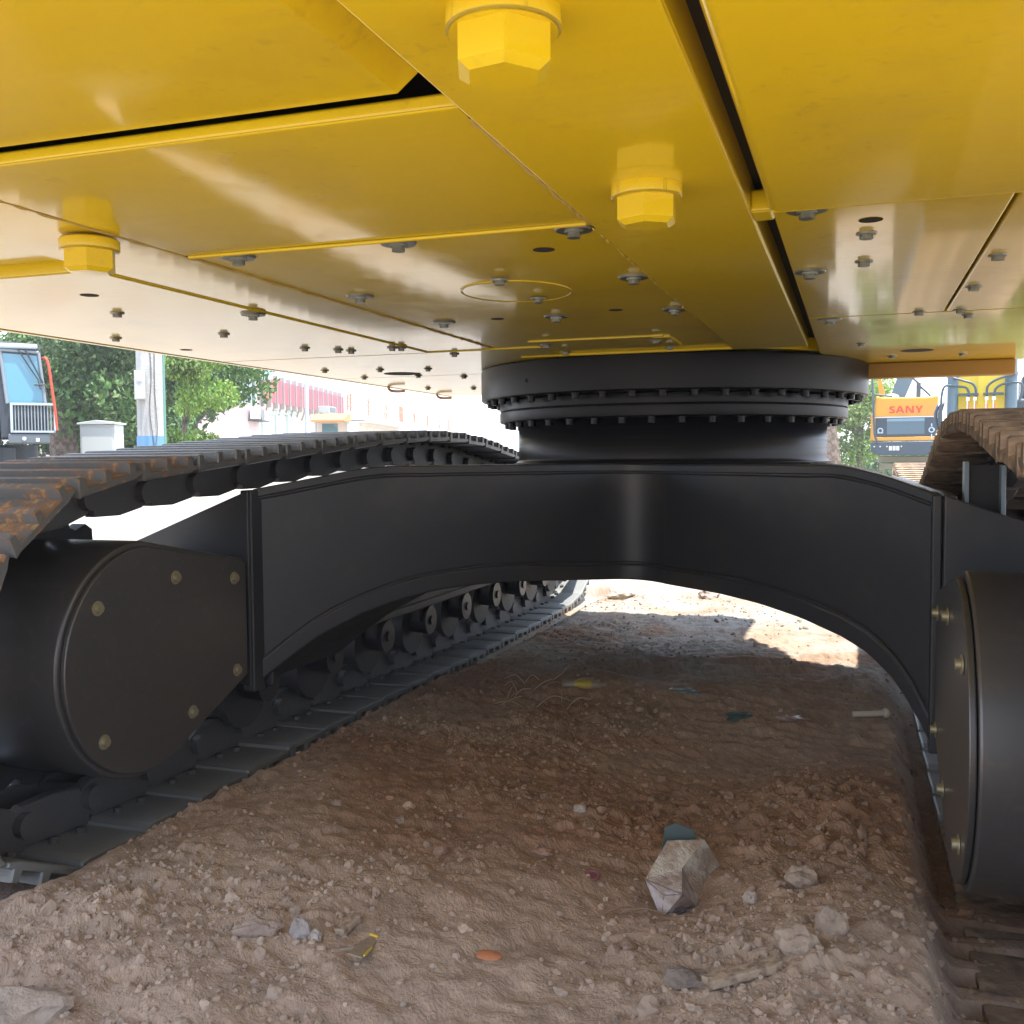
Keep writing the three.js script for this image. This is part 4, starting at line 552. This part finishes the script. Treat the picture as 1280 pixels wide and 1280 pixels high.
{ // machine with red letters on its counterweight, turned away
  const a = 25, u = a / 1260, o = thing('excavator', 'small orange yellow excavator seen from behind with red lettering on its counterweight', 'excavator', bg(1128, a).toArray(), facing(1128));
  const X = px => (px - 1128) * u, Y = py => hy(py, a, 1128);
  const cw = sub('counterweight', o);
  obj('upper_block', extr([[X(1094), Y(524)], [X(1168), Y(524)], [X(1168.5), Y(499)], [X(1156), Y(500.5)], [X(1106), Y(500)], [X(1096), Y(498)]], 1.1, 0.03).translate(0, 0, -1.1), orange, cw);
  obj('mid_band', rb(X(1096), X(1166), Y(549), Y(524.5), -1.1, -0.05, 0.02), slateB, cw); obj('panel', rb(X(1109), X(1153), Y(546), Y(530), -0.1, -0.03, 0.01), slateL, cw); obj('panel_top', rb(X(1109), X(1153), Y(530), Y(526), -0.1, -0.025, 0.01), mat([0.2, 0.33, 0.4], 0.4), cw);
  obj('yellow_stripe', rb(X(1093), X(1166), Y(554), Y(549), -1.1, -0.02, 0.015), orange, cw); obj('side_fin', rb(X(1090), X(1096), Y(554), Y(520), -1.1, -0.06, 0.02), orange, cw); obj('side_fin', rb(X(1166), X(1173), Y(545), Y(526), -1.0, -0.1, 0.02), orange, cw);
  obj('bumper', extr([[X(1091), Y(555)], [X(1171), Y(555)], [X(1168), Y(572)], [X(1100), Y(572)], [X(1090), Y(567)]], 1.1, 0.02).translate(0, 0, -1.1), slateB, cw);
  obj('lit_rim', bx(X(1095), X(1166), Y(525.2), Y(523.8), -0.06, -0.015), whiteP, cw);  // white strip painted as the rim light from above
  const tg = new TextGeometry('SANY', { font, size: 0.17, depth: 0.012, curveSegments: 3 }); tg.computeBoundingBox(); const tw = tg.boundingBox.max.x; tg.scale((X(1151) - X(1111)) / tw, 1, 1).translate(X(1111), Y(519.5), 0.0); obj('lettering', tg, mat([0.62, 0.06, 0.03], 0.5), o);
  obj('round_emblem', [new THREE.TorusGeometry(0.055, 0.016, 6, 20).translate(X(1101.5), Y(541), -0.04), bx(X(1098), X(1105), Y(544.5), Y(543.2), -0.05, -0.03)], mat([0.5, 0.62, 0.7], 0.5), o);
  obj('round_emblem', [new THREE.TorusGeometry(0.055, 0.016, 6, 20).translate(X(1161), Y(541), -0.04), bx(X(1160.4), X(1161.8), Y(537), Y(533), -0.05, -0.03), bx(X(1160.4), X(1161.8), Y(552), Y(546), -0.05, -0.01)], mat([0.5, 0.62, 0.7], 0.5), o);
  for (const px of [1112, 1116.3, 1120.6]) obj('plate_mark', [bx(X(px), X(px + 3.4), Y(566), Y(560.5), 0.0, 0.012), bx(X(px + 1.2), X(px + 2.2), Y(564.5), Y(562), 0.012, 0.014)], whiteP, o);
  for (const px of [1109.5, 1126.5, 1094.5, 1101.5]) obj('bolt_head', cyl(0.018, 0.018, 0.02, 8).rotateX(Math.PI / 2).translate(X(px), Y(561), 0.01), whiteP, o);
  obj('exhaust_rail', tube([[X(1091), Y(470), -0.1], [X(1092.5), Y(495), 0.02], [X(1094), Y(530), 0.06], [X(1095.5), Y(548), 0.06], [X(1099), Y(557), 0.03]], 0.026, 30, 8), slateB, o);
  obj('boom', extr([[X(1110), Y(500)], [X(1128), Y(500)], [X(1146), Y(455)], [X(1124), Y(455)]], 0.3, 0.01).translate(0, 0, -2.2), slateL, o); obj('arm', extr([[X(1097), Y(488)], [X(1106), Y(494)], [X(1098), Y(460)], [X(1094), Y(460)]], 0.3, 0.01).translate(0, 0, -2.6), orange, o);
  obj('mast', [bx(X(1143), X(1148.5), Y(500), Y(481), -0.6, -0.45), bar([X(1146), Y(484), -0.5], [X(1160), Y(498), -0.5], 0.03, 6), bar([X(1146), Y(482), -0.5], [X(1138), Y(474), -0.5], 0.03, 6), bar([X(1094), Y(495), -0.2], [X(1115), Y(498), -0.2], 0.025, 6)], slateB, o);
  obj('roof_dome', new THREE.SphereGeometry(0.14, 16, 10).scale(1.3, 0.7, 1).translate(X(1114), Y(498), -0.7), mat([0.5, 0.55, 0.58], 0.4), o);
  obj('track_frame', [rb(X(1098), X(1170), Y(582), Y(573), -2.4, -0.7, 0.03), bx(X(1100), X(1160), Y(590), Y(583), -0.8, -0.6)], mat([0.3, 0.28, 0.2], 0.6), o);
  for (const s of [X(1094), X(1150)]) { const t = sub('crawler_track', o); const loop = [[-2.6, 0.1], [-2.3, 0], [-0.4, 0], [-0.05, 0.12], [0.08, 0.4], [-0.05, 0.7], [-0.4, 0.8], [-2.3, 0.8], [-2.7, 0.5]]; const c = new THREE.CatmullRomCurve3(loop.map(([z, y]) => V(0, y, z)), true); for (let i = 0; i < 30; i++) { const p = c.getPointAt(i / 30), d = c.getTangentAt(i / 30); const m = inst('track_shoe', shoeGeo, mud, t); m.position.set(s + 0.12, p.y, p.z - 0.3); m.quaternion.setFromRotationMatrix(new THREE.Matrix4().makeBasis(d, V(0, d.z, -d.y).multiplyScalar(1), V(1, 0, 0).multiplyScalar(1))); m.scale.set(0.75, 0.8, 0.7); } }
}
{ // machine facing us at the right: boom foot with two upright cylinders and capped hoses, its track in front
  const a = 17.5, u = a / 1260, o = thing('excavator', 'yellow excavator facing the viewer at right with upright dark cylinders and red tagged pipes', 'excavator', bg(1225, a).toArray(), facing(1225));
  const X = px => (px - 1225) * u, Y = py => hy(py, a, 1225);
  obj('boom', [rb(X(1197), X(1254), Y(545), Y(440), -0.6, -0.1, 0.03), bx(X(1221), X(1229), Y(530), Y(440), -0.1, -0.07)], yellowPlain, o);
  for (const [p, q] of [[1186, 1199], [1251, 1265]]) obj('boom_cylinder', [cyl((q - p) / 2 * u, (q - p) / 2 * u, Y(440) - Y(545), 24).translate(X((p + q) / 2), (Y(440) + Y(545)) / 2, 0.08), cyl((q - p) / 2 * u * 1.1, (q - p) / 2 * u * 1.1, 0.06, 24).translate(X((p + q) / 2), Y(473), 0.08)], slateL, o);
  const ps = [[[1193, 476], [1205, 480], [1215, 484], [1218.5, 490], [1219, 500]], [[1180, 530], [1180.5, 495], [1184, 486], [1200, 487], [1208, 489], [1211, 495], [1211, 500]], [[1262, 474], [1250, 477], [1238, 482], [1232, 488], [1231, 500]], [[1266, 508], [1269, 500], [1269, 486], [1262, 484], [1248, 486], [1241, 491], [1239, 500]]];
  for (const p of ps) obj('hydraulic_pipe', tube(p.map(([x, y]) => [X(x), Y(y), 0.24]), 0.02, 40, 8), slateB, o);
  obj('pipe_clamp', [bx(X(1199), X(1222), Y(498), Y(495.5), -0.05, 0.27), bx(X(1227), X(1250), Y(498), Y(495.5), -0.05, 0.27)], slateB, o);
  for (const p of [1210, 1218, 1231, 1239]) { const t = sub('pipe_plug', o); obj('plug', [cyl(0.03, 0.03, 0.06, 12).translate(X(p), Y(502.5), 0.24)], whiteP, t); obj('red_tag', [bx(X(p - 1.6), X(p + 1.6), Y(519), Y(509), 0.23, 0.245)], mat([0.75, 0.16, 0.15], 0.6), t); obj('white_tag', [bx(X(p - 1.2), X(p - 0.1), Y(520), Y(504), 0.246, 0.26)], whiteP, t); }
  obj('body', [rb(X(1190), X(1320), Y(560), Y(500), -3.5, -0.8, 0.06), rb(X(1272), X(1330), Y(505), Y(470), -3, -0.9, 0.06)], slateB, o);
  obj('hose', [tube([[X(1176), Y(508), -0.1], [X(1173), Y(520), 0.05], [X(1175), Y(540), 0.05]], 0.03, 20, 6), tube([[X(1181), Y(505), -0.1], [X(1178), Y(522), 0.1], [X(1180), Y(545), 0.05]], 0.035, 20, 6)], slateB, o);
}

scene.fog = new THREE.FogExp2(new THREE.Color(0.95, 0.97, 1.0), 0.0018);

// ------------------------------------------------------------------ render
const renderer = new THREE.WebGLRenderer({ antialias: true });
renderer.setSize(1024, 1024);
renderer.shadowMap.enabled = true; renderer.shadowMap.type = THREE.PCFSoftShadowMap;
renderer.toneMapping = THREE.LinearToneMapping; renderer.toneMappingExposure = EXPOSURE;
renderer.render(scene, camera);
